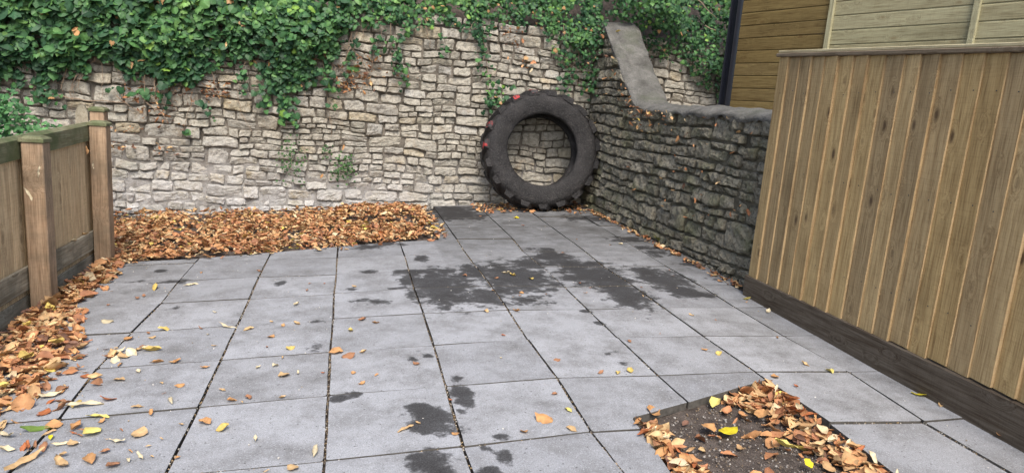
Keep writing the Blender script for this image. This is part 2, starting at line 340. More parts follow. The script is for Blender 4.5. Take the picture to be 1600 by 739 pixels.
def add_slab(poly, k):
    poly = [Vector(p) for p in poly]; n = len(poly); c = sum(poly, Vector((0, 0)))/n
    gap = .0065
    ins = []
    for i in range(n):                      # inset outline by the joint
        a, b, d = poly[i-1], poly[i], poly[(i+1) % n]
        e1 = (b-a).normalized(); e2 = (d-b).normalized(); n1 = Vector((-e1.y, e1.x)); n2 = Vector((-e2.y, e2.x))
        bs = (n1+n2); bs = bs/max(.25, bs.dot(n1)) if bs.length > 1e-4 else n1
        ins.append(b + Vector((bs.x*gap, bs.y*.0036)) + Vector((random.uniform(-.0012, .0012), random.uniform(-.001, .001))))
    out = []
    for i in range(n):
        p0, p, p1 = ins[i-1], ins[i], ins[(i+1) % n]
        d0 = (p0-p); d1 = (p1-p); l0, l1 = d0.length, d1.length
        if random.random() < .4:
            a = random.uniform(.006, .026); b = random.uniform(.006, .022)
            out += [p+d0/l0*a, p+(d0/l0*a+d1/l1*b)*.32, p+d1/l1*b]
        else: out += [p+d0/l0*.003, p+d1/l1*.003]
        e = d1/l1; nn = Vector((-e.y, e.x))
        for t in (.2, .4, .6, .8): out.append(p+d1*(t+random.uniform(-.05, .05))+nn*random.uniform(-.0012, .0022))
    ins = out
    near = any(((c.x-s[0])**2+(c.y-s[1])**2) < (.5+max(s[2], s[3]))**2 for s in STAINS)
    tilt = (random.gauss(0, .0035), random.gauss(0, .0035)); lift = random.gauss(0, .0022)
    bm = bmesh.new()
    vs = [bm.verts.new((p.x-c.x, p.y-c.y, 0)) for p in ins]; f = bm.faces.new(vs)
    if f.normal.z < 0: f.normal_flip()
    f.normal_update()
    r = bmesh.ops.inset_region(bm, faces=[f], thickness=.004, depth=0)
    rim = {v for fc in r['faces'] for v in fc.verts} - set(f.verts)
    for v in rim: v.co.z -= .004
    if near:
        for ax in (0, 1):
            for g_ in range(-10, 11):
                co = (g_*.033, 0, 0) if ax == 0 else (0, g_*.033, 0); nr = (1, 0, 0) if ax == 0 else (0, 1, 0)
                bmesh.ops.bisect_plane(bm, geom=bm.verts[:]+bm.edges[:]+bm.faces[:], plane_co=co, plane_no=nr)
    be = [e for e in bm.edges if e.is_boundary]
    ext = bmesh.ops.extrude_edge_only(bm, edges=be)
    for g_ in ext['geom']:
        if isinstance(g_, bmesh.types.BMFace): g_.material_index = 1
    for v in [g for g in ext['geom'] if isinstance(g, bmesh.types.BMVert)]: v.co.z = -.042
    bmesh.ops.recalc_face_normals(bm, faces=bm.faces[:])
    me = bpy.data.meshes.new('slab'); bm.to_mesh(me); bm.free()
    st = []; gr = []
    for v in me.vertices:
        x, y = v.co.x+c.x, v.co.y+c.y
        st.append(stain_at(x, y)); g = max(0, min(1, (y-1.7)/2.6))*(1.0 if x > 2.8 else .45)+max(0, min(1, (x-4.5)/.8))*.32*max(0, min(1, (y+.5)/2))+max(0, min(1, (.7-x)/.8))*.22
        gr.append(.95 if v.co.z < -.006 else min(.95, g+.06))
        v.co.z += gz(x, y) + lift + tilt[0]*v.co.x + tilt[1]*v.co.y
    for nm, dat in (('stain', st), ('slab_dark', gr)):
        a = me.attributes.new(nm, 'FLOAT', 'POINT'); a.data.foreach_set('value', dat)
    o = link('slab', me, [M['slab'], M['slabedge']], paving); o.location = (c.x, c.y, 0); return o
PITP = [Vector((4.287, -.085)), Vector((3.66, -.337)), Vector((3.285, -.487)), Vector((3.24, -1.05))]
k = 0
XR = 5.20
for j in range(-4, 8):                       # row j: between lines j (far) and j+1 (near)
    for i in range(0, 9):
        a, b, c_, d = corner(i, j+1), corner(i+1, j+1), corner(i+1, j), corner(i, j)
        if i == 0: a.x = d.x = -.02
        if i == 8:
            b.x = c_.x = 5.19 if j >= 2 else 5.30 - .04*(max(1.8, (4-j)*U)-1.8)*1.0
        if j == -4: c_.y = d.y = BY-.03
        if i <= 4 and j < -1: continue
        if i <= 4 and j in (-1, 0):          # cut to the edge of the leaf bed
            if i == 4 and j == -1: d = Vector((2.93, 3.70)); c_ = corner(5, -1); a = corner(4, 0); d = Vector((2.445, 3.62)); 
            elif j == -1:
                continue
            else:
                pass
        poly = [a, b, c_, d]
        if i == 5 and j == 5: poly = [a, Vector((3.279, -.60)), PITP[2], PITP[1], c_, d]
        elif i == 6 and j == 5: poly = [PITP[1], PITP[0], c_, d]
        elif i == 5 and j >= 6: poly = [a, Vector((3.24, b.y)), Vector((3.275, c_.y)) if j == 6 else Vector((3.24, c_.y)), d]
        elif i == 6 and j >= 6: continue
        add_slab(poly, k); k += 1
# narrow cut pieces between the first full row and the leaf bed, and beside it
for i in range(0, 4):
    a, b = corner(i, 0), corner(i+1, 0); a.x = max(a.x, -.02)
    add_slab([a, b, Vector((b.x, bed_edge(b.x))), Vector((a.x, bed_edge(a.x)))], k)
for j in (-4, -3, -2):
    y0, y1 = (4-j)*U, min((5-j)*U, BY-.03)
    add_slab([(2.90-.02*(j+4), y0), (5*U, y0), (5*U, y1), (2.89-.02*(j+4), y1)], k)

# pit floor
PZ = -.046
def pit_f(x, y): return gz(x, y)+PZ+.012*fb(x*5, y*5, 2)+.006*fb(x*22, y*22, 5)
V = []; nx, ny = 44, 70
pit = grid('soil_pit', 3.20, 4.33, -2.5, -.06, nx, ny, pit_f, M['soil']); tag(pit, kind='structure')

# ------------------------------------------------------------------ rubble stones
def layout(L, H, rnd, hmin=.17, hmax=.29, wmin=.17, wmax=.46, asp=(1.2, 3.3), p3=.72):
    cells = []; z = 0
    while z < H:
        bh = rnd.uniform(hmin, hmax); x = -rnd.uniform(0, .3)
        while x < L:
            t = rnd.random()
            if t < .10: bw = bh*rnd.uniform(1.0, 1.7); cells.append((x, x+bw, z, z+bh))
            else:
                bw = rnd.uniform(.35, 1.15); rows = 2 if (t < p3 or bh < .21) else 3
                cuts = [0] + sorted(rnd.uniform(.34, .66) if rows == 2 else rnd.uniform(.25, .42)+(q*.33) for q in range(rows-1)) + [1]
                for q in range(rows):
                    za, zb = z+bh*cuts[q], z+bh*cuts[q+1]; xx = x
                    while xx < x+bw-.01:
                        w_ = min(wmax, max(wmin*.7, (zb-za)*rnd.uniform(*asp)))
                        if x+bw-(xx+w_) < wmin*.75: w_ = x+bw-xx
                        if w_ > wmax*1.25: w_ /= 2
                        cells.append((xx, xx+w_, za, zb)); xx += w_
            x += bw
        z += bh
    return cells
def stone_mesh(cell, seed, rnd, face, warp, gap=.006, bulge=.03, rough=.010, nu=8, nv=6, proud=None, clip=None, rnk=.10, cutc=.16):
    """face(s,z,d): place a point d metres out of the wall face. Returns verts, faces, centre"""
    x0, x1, z0, z1 = cell; g = gap*rnd.uniform(.5, 1.6)
    j = lambda a: rnd.uniform(-a, a)
    hx, hz = (x1-x0)/2-g, (z1-z0)/2-g; cx, cz = (x0+x1)/2, (z0+z1)/2
    # every corner is knocked back by its own amount
    cor = [(rnd.random()**1.6*cutc*min(1, hz/hx*1.6), rnd.random()**1.6*cutc) for _ in range(4)]
    pr = rnd.uniform(-.020, .022) if proud is None else proud; ty, tx = j(.016), j(.016)
    us = [-1, -.93]+[-.78+1.56*a/(nu-4) for a in range(nu-3)]+[.93, 1]; vs_ = [-1, -.88]+[-.66+1.32*a/(nv-4) for a in range(nv-3)]+[.88, 1]
    V = []; N = (nu+1)*(nv+1); top = rnd.uniform(-.5, .5)
    for v in vs_:
        for u in us:
            uu = u*math.sqrt(max(0, 1-rnk*v*v*v*v)); vv = v*math.sqrt(max(0, 1-rnk*u*u*u*u))
            W = ((1-u)*(1-v)/4, (1+u)*(1-v)/4, (1+u)*(1+v)/4, (1-u)*(1+v)/4)
            uu -= W[0]*-cor[0][0]+W[1]*cor[1][0]+W[2]*cor[2][0]+W[3]*-cor[3][0]
            vv -= W[0]*-cor[0][1]+W[1]*-cor[1][1]+W[2]*cor[2][1]+W[3]*cor[3][1]
            s = cx + uu*hx; z = cz + vv*hz
            e = max(abs(u), abs(v))
            if e > .7: s += .009*fb(s*22, z*22, seed+9); z += .009*fb(s*18, z*22, seed+31)
            s2, z2 = warp(s, z)
            ex = 0 if e < .80 else (.18 if e < .95 else 1)
            rid = abs(fb(s*7+seed*3.1, z*10, seed*1.7, 3))
            d = pr - bulge*ex*rnd.uniform(.75, 1.1) - rough*1.7*rid + .5*rough*fb(s*34, z*34, seed) + ty*v + tx*u
            if clip: z2 = min(z2, clip(s2)-.012)
            V.append(face(s2, z2, d))
    F = []
    for b in range(nv):
        for a in range(nu): q = b*(nu+1)+a; F.append((q, q+1, q+nu+2, q+nu+1))
    ring = [a for a in range(nu+1)] + [b*(nu+1)+nu for b in range(1, nv+1)] + [nv*(nu+1)+a for a in range(nu-1, -1, -1)] + [b*(nu+1) for b in range(nv-1, 0, -1)]
    back = []
    for r in ring:
        back.append(len(V)); V.append(None)
    cV = sum((Vector(V[q]) for q in range(N)), Vector())/N
    nrm = (Vector(face(0, 0, 1))-Vector(face(0, 0, 0)))
    for r, q in zip(ring, back):
        p = Vector(V[r]); V[q] = p + (cV-p)*.06 - nrm*(.075+(p-cV).dot(nrm))
    m = len(ring)
    for q in range(m): F.append((ring[q], back[q], back[(q+1) % m], ring[(q+1) % m]))
    return [Vector(v) for v in V], F, cV
def smoothstep(a, b, x): t = max(0, min(1, (x-a)/(b-a))); return t*t*(3-2*t)
def build_stones(parent, cells, rnd, face, warp, mat, score, limit=298, clip=None, **kw):
    ranked = sorted(range(len(cells)), key=lambda q: -score(cells[q])); keep = set(ranked[:limit])
    RV, RF = [], []
    for q, c in enumerate(cells):
        if clip and c[2] > clip((c[0]+c[1])/2)-.05: continue
        hi = q in keep
        V, F, cV = stone_mesh(c, q*.37, rnd, face, warp, clip=clip, nu=11 if hi else 7, nv=8 if hi else 6, **kw)
        if hi:
            me = mesh_pd('stone', [v-cV for v in V], F, False); o = link('stone', me, mat, parent); o.location = cV
        else:
            n0 = len(RV); RV += V; RF += [tuple(a+n0 for a in f) for f in F]
    if RV: tag(link('stonework', mesh_pd('stonework', RV, RF, False), mat, parent), kind='stuff')

# back wall ------------------------------------------------------------------
IVP = [(-60,135),(0,128),(45,135),(90,132),(130,122),(150,100),(175,97),(200,128),(235,125),(255,128),(290,135),(310,118),(335,95),(365,88),(385,95),(400,112),(425,135),(445,150),(460,150),(475,140),(500,125),(518,100),(535,70),(555,48),(585,42),(605,46),(618,55),(632,60),(642,44),(665,40),(700,46),(728,50),(748,62),(765,66),(780,46),(792,34),(815,50),(850,50),(865,66),(885,80),(915,95),(932,85),(948,50),(965,42),(990,50),(1010,75),(1030,82),(1048,88),(1070,90),(1085,118),(1105,140),(1130,160),(1160,168)]
_iv = sorted((onY(u, v, BY-.1).x, onY(u, v, BY-.1).z) for u, v in IVP)
_ix = [a for a, b in _iv]; _iz = [b for a, b in _iv]
def zlow(x): return float(np.interp(x, _ix, _iz))
rs = random.Random(5)
WL, WR, WB, WT = -2.5, 8.0, -.32, 2.42
wall = empty('stone_wall', (2.5, BY, -.1))
tag(wall, 'tall pale limestone rubble wall across the back, hung with ivy along its top', 'wall')
wall_i = Vector(wall.location)
def bface(s, z, d): return (s+WL-wall_i.x, BY-d-wall_i.y, z+WB-wall_i.z)
def bwarp(s, z): return s+.03*fb(s*1.1, z*1.3, 7), z+.055*fb(s*.9, z*1.2, 3)+.018*fb(s*3.5, z*3.5, 8)
cells = layout(WR-WL, WT-WB-.08, rs)
def bscore(c):
    x = (c[0]+c[1])/2+WL; z = (c[2]+c[3])/2+WB; a = (c[1]-c[0])*(c[3]-c[2])
    if x < -1.75 or z < -.15: return a*.05
    if 5.15 < x: return a if (5.6 < x < 7.1 and 1.55 < z < 2.45) else a*.01
    return a*(1 if z < zlow(x) else (.5 if z < zlow(x)+.15 else .1))
build_stones(wall, cells, rs, bface, bwarp, M['pale'], bscore, bulge=.024, rough=.011, gap=.0028, cutc=.22)
# the wall's core, set back between the stones
V = []; F = []; nx, nz = 150, 46
for jz in range(nz+1):
    for ix in range(nx+1):
        x = WL+(WR-WL)*ix/nx; z = WB+(WT-.05-WB)*jz/nz
        pack = .014*smoothstep(.9, .1, z)*smoothstep(3.2, 1.5, x)
        V.append((x-wall_i.x, BY+.037-pack+.006*fb(x*7, z*7, 2)-wall_i.y, z-wall_i.z))
for jz in range(nz):
    for ix in range(nx): q = jz*(nx+1)+ix; F.append((q, q+1, q+nx+2, q+nx+1))
n0 = len(V); V += [(v[0], BY+.45-wall_i.y, v[2]) for v in (V[0], V[nx], V[nz*(nx+1)+nx], V[nz*(nx+1)])]
F += [(n0, n0+3, n0+2, n0+1), (nz*(nx+1), nz*(nx+1)+nx, n0+2, n0+3)]
link('mortar', mesh_pd('mortar', V, F), M['mortar'], wall)

# right wall ------------------------------------------------------------------
_tp = [(1.0,1.47),(1.64,1.482),(2.68,1.505),(3.5,1.495),(3.9,1.50),(4.15,1.515),(4.28,1.55),(4.40,1.615),(4.58,1.75),(4.80,1.93),(5.05,2.16),(5.25,2.36),(5.42,2.52),(5.55,2.59),(5.68,2.60),(5.9,2.55)]
def rtop(y): return float(np.interp(y, [a for a, b in _tp], [b for a, b in _tp]))
def rx(y): return 5.29-.04*(y-1.8)
rw = empty('stone_wall', (5.4, 3.5, 0)); tag(rw, 'low dark mossy rubble wall on the right, its concrete coping sweeping up at the back', 'wall')
rwi = Vector(rw.location); RY0, RZ0 = 1.15, -.12
def rface(s, z, d): return (rx(s+RY0)-d-rwi.x, s+RY0-rwi.y, z+RZ0-rwi.z)
def rwarp(s, z): return s+.02*fb(s*1.3, z*1.5, 17), z+.035*fb(s*.8, z*1.3, 13)+.035*max(0, s-.8)*.2+.010*fb(s*4, z*4, 18)
rs2 = random.Random(21)
cells2 = [c for c in layout(BY-RY0-.02, 2.9, rs2, .18, .30, .12, .29, (1.0, 2.3), .85) if c[2] < rtop((c[0]+c[1])/2+RY0)-RZ0-.05 and c[1] < BY-RY0+.02]
build_stones(rw, cells2, rs2, rface, rwarp, M['dark'], lambda c: ((c[1]-c[0])*(c[3]-c[2]))*(1 if c[0]+RY0 > 1.5 and c[2] > .05 else .1), clip=lambda s: rtop(s+RY0)-RZ0, bulge=.036, rough=.020, gap=.004, rnk=.10, cutc=.28)
V = []; F = []; ys = np.linspace(RY0, BY+.05, 60)
for y in ys:
    zt = rtop(y)-.02
    for q, (dx, z) in enumerate(((.045, -.2), (.045, zt), (.36, zt), (.36, -.2))):
        V.append((rx(y)+dx+(.01*fb(y*6, z, 3) if q < 2 else 0)-rwi.x, y-rwi.y, z-rwi.z))
for a in range(len(ys)-1):
    for q in range(3): F.append((a*4+q, (a+1)*4+q, (a+1)*4+q+1, a*4+q+1))
F += [(0, 1, 2, 3)]
link('mortar', mesh_pd('mortar', V, F), M['dmortar'], rw)
V = []; F = []; ys = np.linspace(RY0, BY+.0, 130); nc = 12
prof = [(.004, -.045), (-.006, -.018), (-.004, .004), (.04, .030), (.11, .052), (.17, .068), (.24, .080), (.31, .082), (.37, .072), (.41, .045), (.425, .0), (.425, -.06)]
for y in ys:
    rise = smoothstep(4.2, 4.7, y); zt = rtop(y); rag = .028*fb(y*5, 0, 3)+.018*fb(y*17, 2, 5)
    for q, (dx, dz) in enumerate(prof):
        dz2 = dz*(1-.55*rise); 
        if q == 0: dz2 = -.038+rag*1.5-.02*rise
        V.append((rx(y)+dx*(1+.10*rise)+.03*rise*fb(y*3, q*.25, 14)+.008*fb(y*9, q*.7, 4)-(.012+.02*fb(y*4, 1, 9))*(q < 3)*(1-rise*.5)+.01-rwi.x, y-rwi.y, zt+dz2+(.022+.014*rise)*fb(y*3.5, dx*6, 6)+.005*fb(y*13, dx*26, 8)-rwi.z))
for a in range(len(ys)-1):
    for q in range(nc-1): F.append((a*nc+q, (a+1)*nc+q, (a+1)*nc+q+1, a*nc+q+1))
link('coping', mesh_pd('coping', V, F, True), M['conc'], rw)

# ------------------------------------------------------------------ tractor tyre leaning on the wall
tyre = empty('tractor_tyre', (0, 0, 0)); tag(tyre, 'huge worn black tractor tyre with red paint traces, propped upright against the back wall', 'tyre')
RO, RI, TW = .752, .468, .38                 # outer radius (without lugs), bead radius, width
def lathe(name, prof, n, mat, parent, jit=0.0):
    V = []; F = []; m = len(prof)
    for k_ in range(n):
        a = 2*math.pi*k_/n
        for q, (r, y) in enumerate(prof):
            rr = r+jit*fb(math.cos(a)*2.5+q*.13, math.sin(a)*2.5, q*.21); V.append((math.cos(a)*rr, y+jit*.5*fb(math.cos(a)*3, math.sin(a)*3, q*.3+5), math.sin(a)*rr))
    for k_ in range(n):
        for q in range(m-1): F.append((k_*m+q, k_*m+q+1, ((k_+1) % n)*m+q+1, ((k_+1) % n)*m+q))
    return link(name, mesh_pd(name, V, F, True), mat, parent)
h = TW/2
lathe('carcass', [(RI+.035, -h*.55), (RI+.012, -h*.66), (RI, -h*.76), (RI+.006, -h*.86), (RI+.03, -h*.93), (RI+.07, -h*1.0), (RI+.14, -h*1.07), (RI+.20, -h*1.07), (RI+.25, -h*1.0), (RO-.02, -h*.90), (RO, -h*.72), (RO+.012, -h*.35), (RO+.016, 0), (RO+.012, h*.35), (RO, h*.72), (RO-.02, h*.90),
   (RI+.2, h*1.05), (RI+.08, h), (RI+.006, h*.86), (RI, h*.76), (RI+.035, h*.55), (RI+.14, h*.72), (RO-.05, h*.6), (RO-.045, 0), (RO-.05, -h*.6), (RI+.14, -h*.72), (RI+.035, -h*.55)], 96, M['rubber'], tyre, .010)
NL = 19
def lug(a0, side, red):
    # a bar that runs slanting from the shoulder to the middle of the tread
    V = []; F = []; st = 6
    for q in range(st+1):
        t = q/st; y = side*(-h*1.06 + t*h*1.13); a = a0 + t*.20; wd = .056-.014*t+.006*fb(a0*9, t*4, 2)
        rb = RO-.035+(.045*smoothstep(0, .4, t)); rt_ = RO+.042*smoothstep(-.45, .30, t)+.008*fb(a0*5, t*3)
        for (rr, da) in ((rb, -wd*1.25), (rt_, -wd*.8), (rt_, wd*.8), (rb, wd*1.25)):
            V.append((math.cos(a+da/RO)*rr, y, math.sin(a+da/RO)*rr))
    for q in range(st):
        for c in range(3): F.append((q*4+c, (q+1)*4+c, (q+1)*4+c+1, q*4+c+1))
    F += [(0, 1, 2, 3), (st*4+3, st*4+2, st*4+1, st*4)]
    me = mesh_pd('lug', V, F); o = link('lug', me, M['rubber'], tyre)
    if red:                                   # old red paint left on the shoulder end
        Vp = []; Fp = []
        for q in range(4):
            t = -.0+q/st*.62; y = side*(-h*1.062 + t*h*1.13); a = a0+t*.20; wd = (.052-.014*t)*(.95-.2*q/3); rt_ = RO+.042*smoothstep(-.45, .30, t)+.008*fb(a0*5, t*3)+.004
            for da in (-wd*.8, 0, wd*.8): Vp.append((math.cos(a+da/RO)*rt_, y, math.sin(a+da/RO)*rt_))
        Vp += [(x_*(1-.055), y_-side*.006, z_*(1-.055)) for x_, y_, z_ in Vp[:3]]
        for q in range(3):
            for c in range(2): Fp.append((q*3+c, (q+1)*3+c, (q+1)*3+c+1, q*3+c+1))
        Fp += [(12, 0, 1, 13), (13, 1, 2, 14)]
        link('paint_patch', mesh_pd('paint_patch', Vp, Fp), M['red'], o)
for k_ in range(NL):
    a = 2*math.pi*(k_+.35)/NL; deg = math.degrees(a) % 360
    lug(a, 1, 88 < deg < 185 and not 128 < deg < 140)
    lug(a+math.pi/NL, -1, False)
LEAN = R(11)
tyre.rotation_euler = (-LEAN, 0, R(-3))
tc = Vector((4.40, 5.475, 0)); tyre.location = (tc.x, tc.y, gz(4.4, 5.3)+.780*math.cos(LEAN)+.012)

# ------------------------------------------------------------------ close-board fence on the right
FX = 5.17
fence = empty('closeboard_fence', (FX, 0, 0)); tag(fence, 'tall brown fence of upright overlapping boards on a dark gravel board, at the right', 'fence')
ytop = lambda y: 1.905+.036*y
def fl(o): o.location = Vector(o.location)-Vector(fence.location); o.parent = fence; return o
ys = [1.535, 1.400, 1.268, 1.125, .985, .835, .692, .553, .411, .256, .128, -.01, -.158, -.292, -.432, -.572, -.716, -.852, -.99, -1.13, -1.27, -1.41]
for q in range(len(ys)-1):
    ya, yb = ys[q+1], ys[q]                   # ya: the thick edge towards the camera
    ov = .018 if q else 0; th = random.choice((.021, .025, .027, .029))+random.uniform(-.001, .002); lean = random.uniform(-.004, .004)
    z0 = .198+random.uniform(-.004, .006); z1 = ytop((ya+yb)/2)
    prf = [(-th, ya), (-.008, yb+ov), (.004, yb+ov), (.004, ya)]
    bm = bmesh.new(); c = Vector((FX, (ya+yb)/2, (z0+z1)/2)); ns = 5
    L = [[bm.verts.new((x+.0015*fb(q*7, s*2.2)+random.uniform(-.0006, .0006), y-c.y+lean*(s/ns-.5)+.0025*fb(q*3.3, s*.9, 4), (z0+(z1-z0)*s/ns)-c.z)) for (x, y) in prf] for s in range(ns+1)]
    for s in range(ns):
        for e in range(4):
            f = bm.faces.new((L[s][e], L[s][(e+1) % 4], L[s+1][(e+1) % 4], L[s+1][e])); f.material_index = 1 if e == 3 else 0
    bm.faces.new(L[0][::-1]); bm.faces.new(L[-1]); bmesh.ops.recalc_face_normals(bm, faces=bm.faces[:])
    me = bpy.data.meshes.new('board'); bm.to_mesh(me); bm.free(); o = link('board', me, [M['board'], M['edge']]); o.location = c; fl(o)
def sheared(o, k_):
    for v in o.data.vertices: v.co.z += k_*v.co.y
    return o
sheared(fl(box('gravel_board', FX-.036, FX+.012, -1.42, 1.545, -.03, .196, M['gravel'])), .008)
o = fl(box('end_post', FX+.006, FX+.10, 1.435, 1.525, -.1, ytop(1.5)-.02, M['board']))
for z in (.45, 1.05, 1.65): fl(box('rail', FX+.006, FX+.05, -1.42, 1.56, z, z+.08, M['board']))
sheared(fl(box('capping', FX-.038, FX+.028, -1.42, 1.548, ytop(.08)+.001, ytop(.08)+.030, M['cap'], bev=.006)), .036)
sheared(fl(box('top_rail', FX-.018, FX+.05, -1.42, 1.55, ytop(.08)+.031, ytop(.08)+.052, M['capp'], bev=.004)), .036)

V = []; F = []
for q in range(len(ys)-1):
    for z in (.49, 1.09, 1.69):
        y = ys[q+1]+.035+random.uniform(-.012, .012); zz = z+random.uniform(-.015, .015); b0 = len(V); x = -.026
        V += [(x, y, zz)]+[(x+.002, y+.0042*math.cos(a*math.pi/3), zz+.0042*math.sin(a*math.pi/3)) for a in range(6)]; F += [(b0, b0+1+(a+1) % 6, b0+1+a) for a in range(6)]
tag(link('nails', mesh_pd('nails', V, F), M['black'], fence), kind='stuff')
# ------------------------------------------------------------------ far fence of level boards, and its steel post
A = Vector((7.00, 5.28)); D = Vector((.276, -.961)).normalized(); Nn = Vector((-D.y, D.x))*-1   # Nn points to the yard
if Nn.x > 0: Nn = -Nn
far = empty('horizontal_board_fence', (A.x, A.y, 1.1)); tag(far, 'tall fence of level shiplap boards, brown then pale green, behind the upright-board fence', 'fence')
ang = math.atan2(D.y, D.x); far.rotation_euler = (0, 0, ang)
# local frame: x along the fence towards the camera, +y = left normal; the yard is on one side
sgn = 1 if Vector((-D.y, D.x)).dot(Nn) > 0 else -1
secs = [(0.02, 1.37, 'hbrown'), (1.43, 2.98, 'hgreen'), (3.04, 4.6, 'hgreen'), (4.66, 6.2, 'hgreen')]
BH = .163
for (a, b, mt) in secs:
    for q in range(14):
        z0 = -.02+q*BH+(.03 if mt == 'hgreen' else 0)
        prf = [(.0, z0), (.018, z0), (.018, z0+BH-.022), (.009, z0+BH-.010), (.009, z0+BH+.001), (.0, z0+BH+.001)]
        V = []; ln = (b-a)/2; tilt_ = random.uniform(-.004, .004)
        for x in (-ln, ln): V += [(x, sgn*(y+random.uniform(-.001, .001)), z-z0-BH/2+tilt_*x) for (y, z) in prf]
        F = [tuple(range(5, -1, -1)), tuple(range(6, 12))]+[(e, (e+1) % 6, 6+(e+1) % 6, 6+e) for e in range(6)]
        me = mesh_pd('board', V, F); o = link('board', me, M[mt], far); o.location = ((a+b)/2, 0, z0+BH/2)
for x in (1.40, 3.01, 4.63, 6.23):
    box('batten', x-.03, x+.03, min(sgn*-.05, sgn*.05), max(sgn*-.05, sgn*.05), -.2, 2.6, M['hpost'], far, .003)
gp = Vector((A.x, A.y))-D*.075+Nn*.02
post = empty('metal_post', (gp.x, gp.y, 1.0)); tag(post, 'slim black steel post at the far end of the level-board fence', 'post')
post.rotation_euler = (0, 0, ang)
box('web', -.055, .055, -.012, .012, -.1, 2.7, M['black'], post, .002)
for x in (-.062, .062): box('flange', x-.007, x+.007, -.06, .06, -.1, 2.7, M['black'], post, .002)

# ------------------------------------------------------------------ low fence on the left
lf = empty('low_fence', (-.15, 2.6, -.2)); tag(lf, 'low weathered fence with chunky square posts and mossy top rail, at the left', 'fence')
def lfp(o): o.location = Vector(o.location)-Vector(lf.location); o.parent = lf; return o
def lpost(x0, x1, y0, y1, zt, pointed=False):
    bm = bmesh.new(); c = Vector(((x0+x1)/2, (y0+y1)/2, 0)); hx, hy = (x1-x0)/2, (y1-y0)/2
    box_bm(bm, -hx, hx, -hy, hy, -.45, zt-.04, .006)
    me = bpy.data.meshes.new('post'); bm.to_mesh(me); bm.free(); p = link('post', me, M['post']); p.location = c; lfp(p)
    e = .010; V = [(-hx-e, -hy-e, 0), (hx+e, -hy-e, 0), (hx+e, hy+e, 0), (-hx-e, hy+e, 0), (-hx-e, -hy-e, .022), (hx+e, -hy-e, .022), (hx+e, hy+e, .022), (-hx-e, hy+e, .022), (-hx*.72, -hy*.72, .040), (hx*.72, -hy*.72, .040), (hx*.72, hy*.72, .040), (-hx*.72, hy*.72, .040)]
    F = [(3, 2, 1, 0)]+[(a+l, (a+1) % 4+l, (a+1) % 4+4+l, a+4+l) for l in (0, 4) for a in range(4)]+[(8, 9, 10, 11)]
    me = mesh_pd('post_cap', V, F); c2 = link('post_cap', me, M['lrail'], p); c2.location = (0, 0, zt-.039)
P1 = (-.230, -.098, 1.885, 2.012); P2 = (-.236, -.105, 3.165, 3.292)
lpost(*P1, 1.000); lpost(*P2, 1.050); lpost(-.425, -.305, 3.78, 3.90, 1.14); lpost(-.230, -.10, .58, .70, .98)
def rise(o, k_=.028):
    for v in o.data.vertices: v.co.z += k_*v.co.y
    return o
def span(y0, y1, gaps):
    n = max(2, round((y1-y0)/.165)); st = (y1-y0)/n
    for q in range(n):
        a = y0+st*q; g = gaps.get(q, .003)
        lfp(box('board', -.285+random.uniform(-.004, .003), -.266, a+.002, a+st-g, -.12, .93+.028*(a-2.2), M['lboard'], None, .002))
    bm = bmesh.new(); L = y1-y0              # sloped capping rail
    prf = [(-.075, .0), (.0, .0), (.0, .128), (-.030, .150), (-.075, .142)]
    v = [[bm.verts.new((x, s*L/2, z)) for x, z in prf] for s in (-1, 1)]
    for e in range(5): bm.faces.new((v[0][e], v[0][(e+1) % 5], v[1][(e+1) % 5], v[1][e]))
    bm.faces.new(v[0]); bm.faces.new(v[1][::-1]); bmesh.ops.recalc_face_normals(bm, faces=bm.faces[:])
    me = bpy.data.meshes.new('top_rail'); bm.to_mesh(me); bm.free(); o = link('top_rail', me, M['lrail']); o.location = (-.241, (y0+y1)/2, .838+.028*((y0+y1)/2-1.7)); rise(lfp(o))
    lfp(box('lower_rail', -.264, -.241, y0, y1, -.075, .095, M['lgrey'], None, .006))
    lfp(box('gravel_board', -.285, -.262, y0, y1, -.45, -.122, M['lgrey'], None, .004))
span(1.95, 3.30, {7: .03}); span(.66, 1.945, {})
# pointed pale standing beyond the second post
V = [(-.05, -.012, -.5), (.05, -.012, -.5), (.05, -.012, 1.10), (.022, -.012, 1.165), (-.022, -.012, 1.165), (-.05, -.012, 1.10)]; V += [(x, .012, z) for x, y, z in V]
F = [(0, 1, 2, 3, 4, 5), (11, 10, 9, 8, 7, 6)]+[(e, e+6, (e+1) % 6+6, (e+1) % 6) for e in range(6)]
o = link('pale', mesh_pd('pale', V, F), M['lgrey']); o.location = (-.375, 3.45, 0); lfp(o)

# ------------------------------------------------------------------ leaf templates
def ivy_t(lobes=True, seed=0):
    r = random.Random(seed)
    if lobes: pts = [(0, .0), (-.24, -.12), (-.48, .0), (-.56, .22), (-.36, .36), (-.42, .56), (-.19, .66), (0, 1.0), (.19, .66), (.42, .56), (.36, .36), (.56, .22), (.48, .0), (.24, -.12)]
    else: pts = [(0, .0), (-.26, -.12), (-.50, .02), (-.55, .28), (-.42, .58), (-.18, .80), (0, .95), (.18, .80), (.42, .58), (.55, .28), (.50, .02), (.26, -.12)]
    pts = [(x*(1+r.uniform(-.1, .1)), y*(1+r.uniform(-.08, .08))) for x, y in pts]
    V = [(0, .38, .0)]+[(x, y, -.22*abs(x)**1.2*2*.6 - .10*(y-.4)**2 + r.uniform(-.03, .03)) for x, y in pts]; n = len(pts)
    # slight fold: midrib low, sides lifted, tip turned back
    V = [(x, -y, z) for x, y, z in V]
    return np.array(V, float), np.array([(0, 1+(q+1) % n, 1+q) for q in range(n)]), np.array([1.3]+[r.uniform(.8, 1.0) for _ in range(n)])
IVT = [ivy_t(q % 2 != 0, q) for q in range(8)]
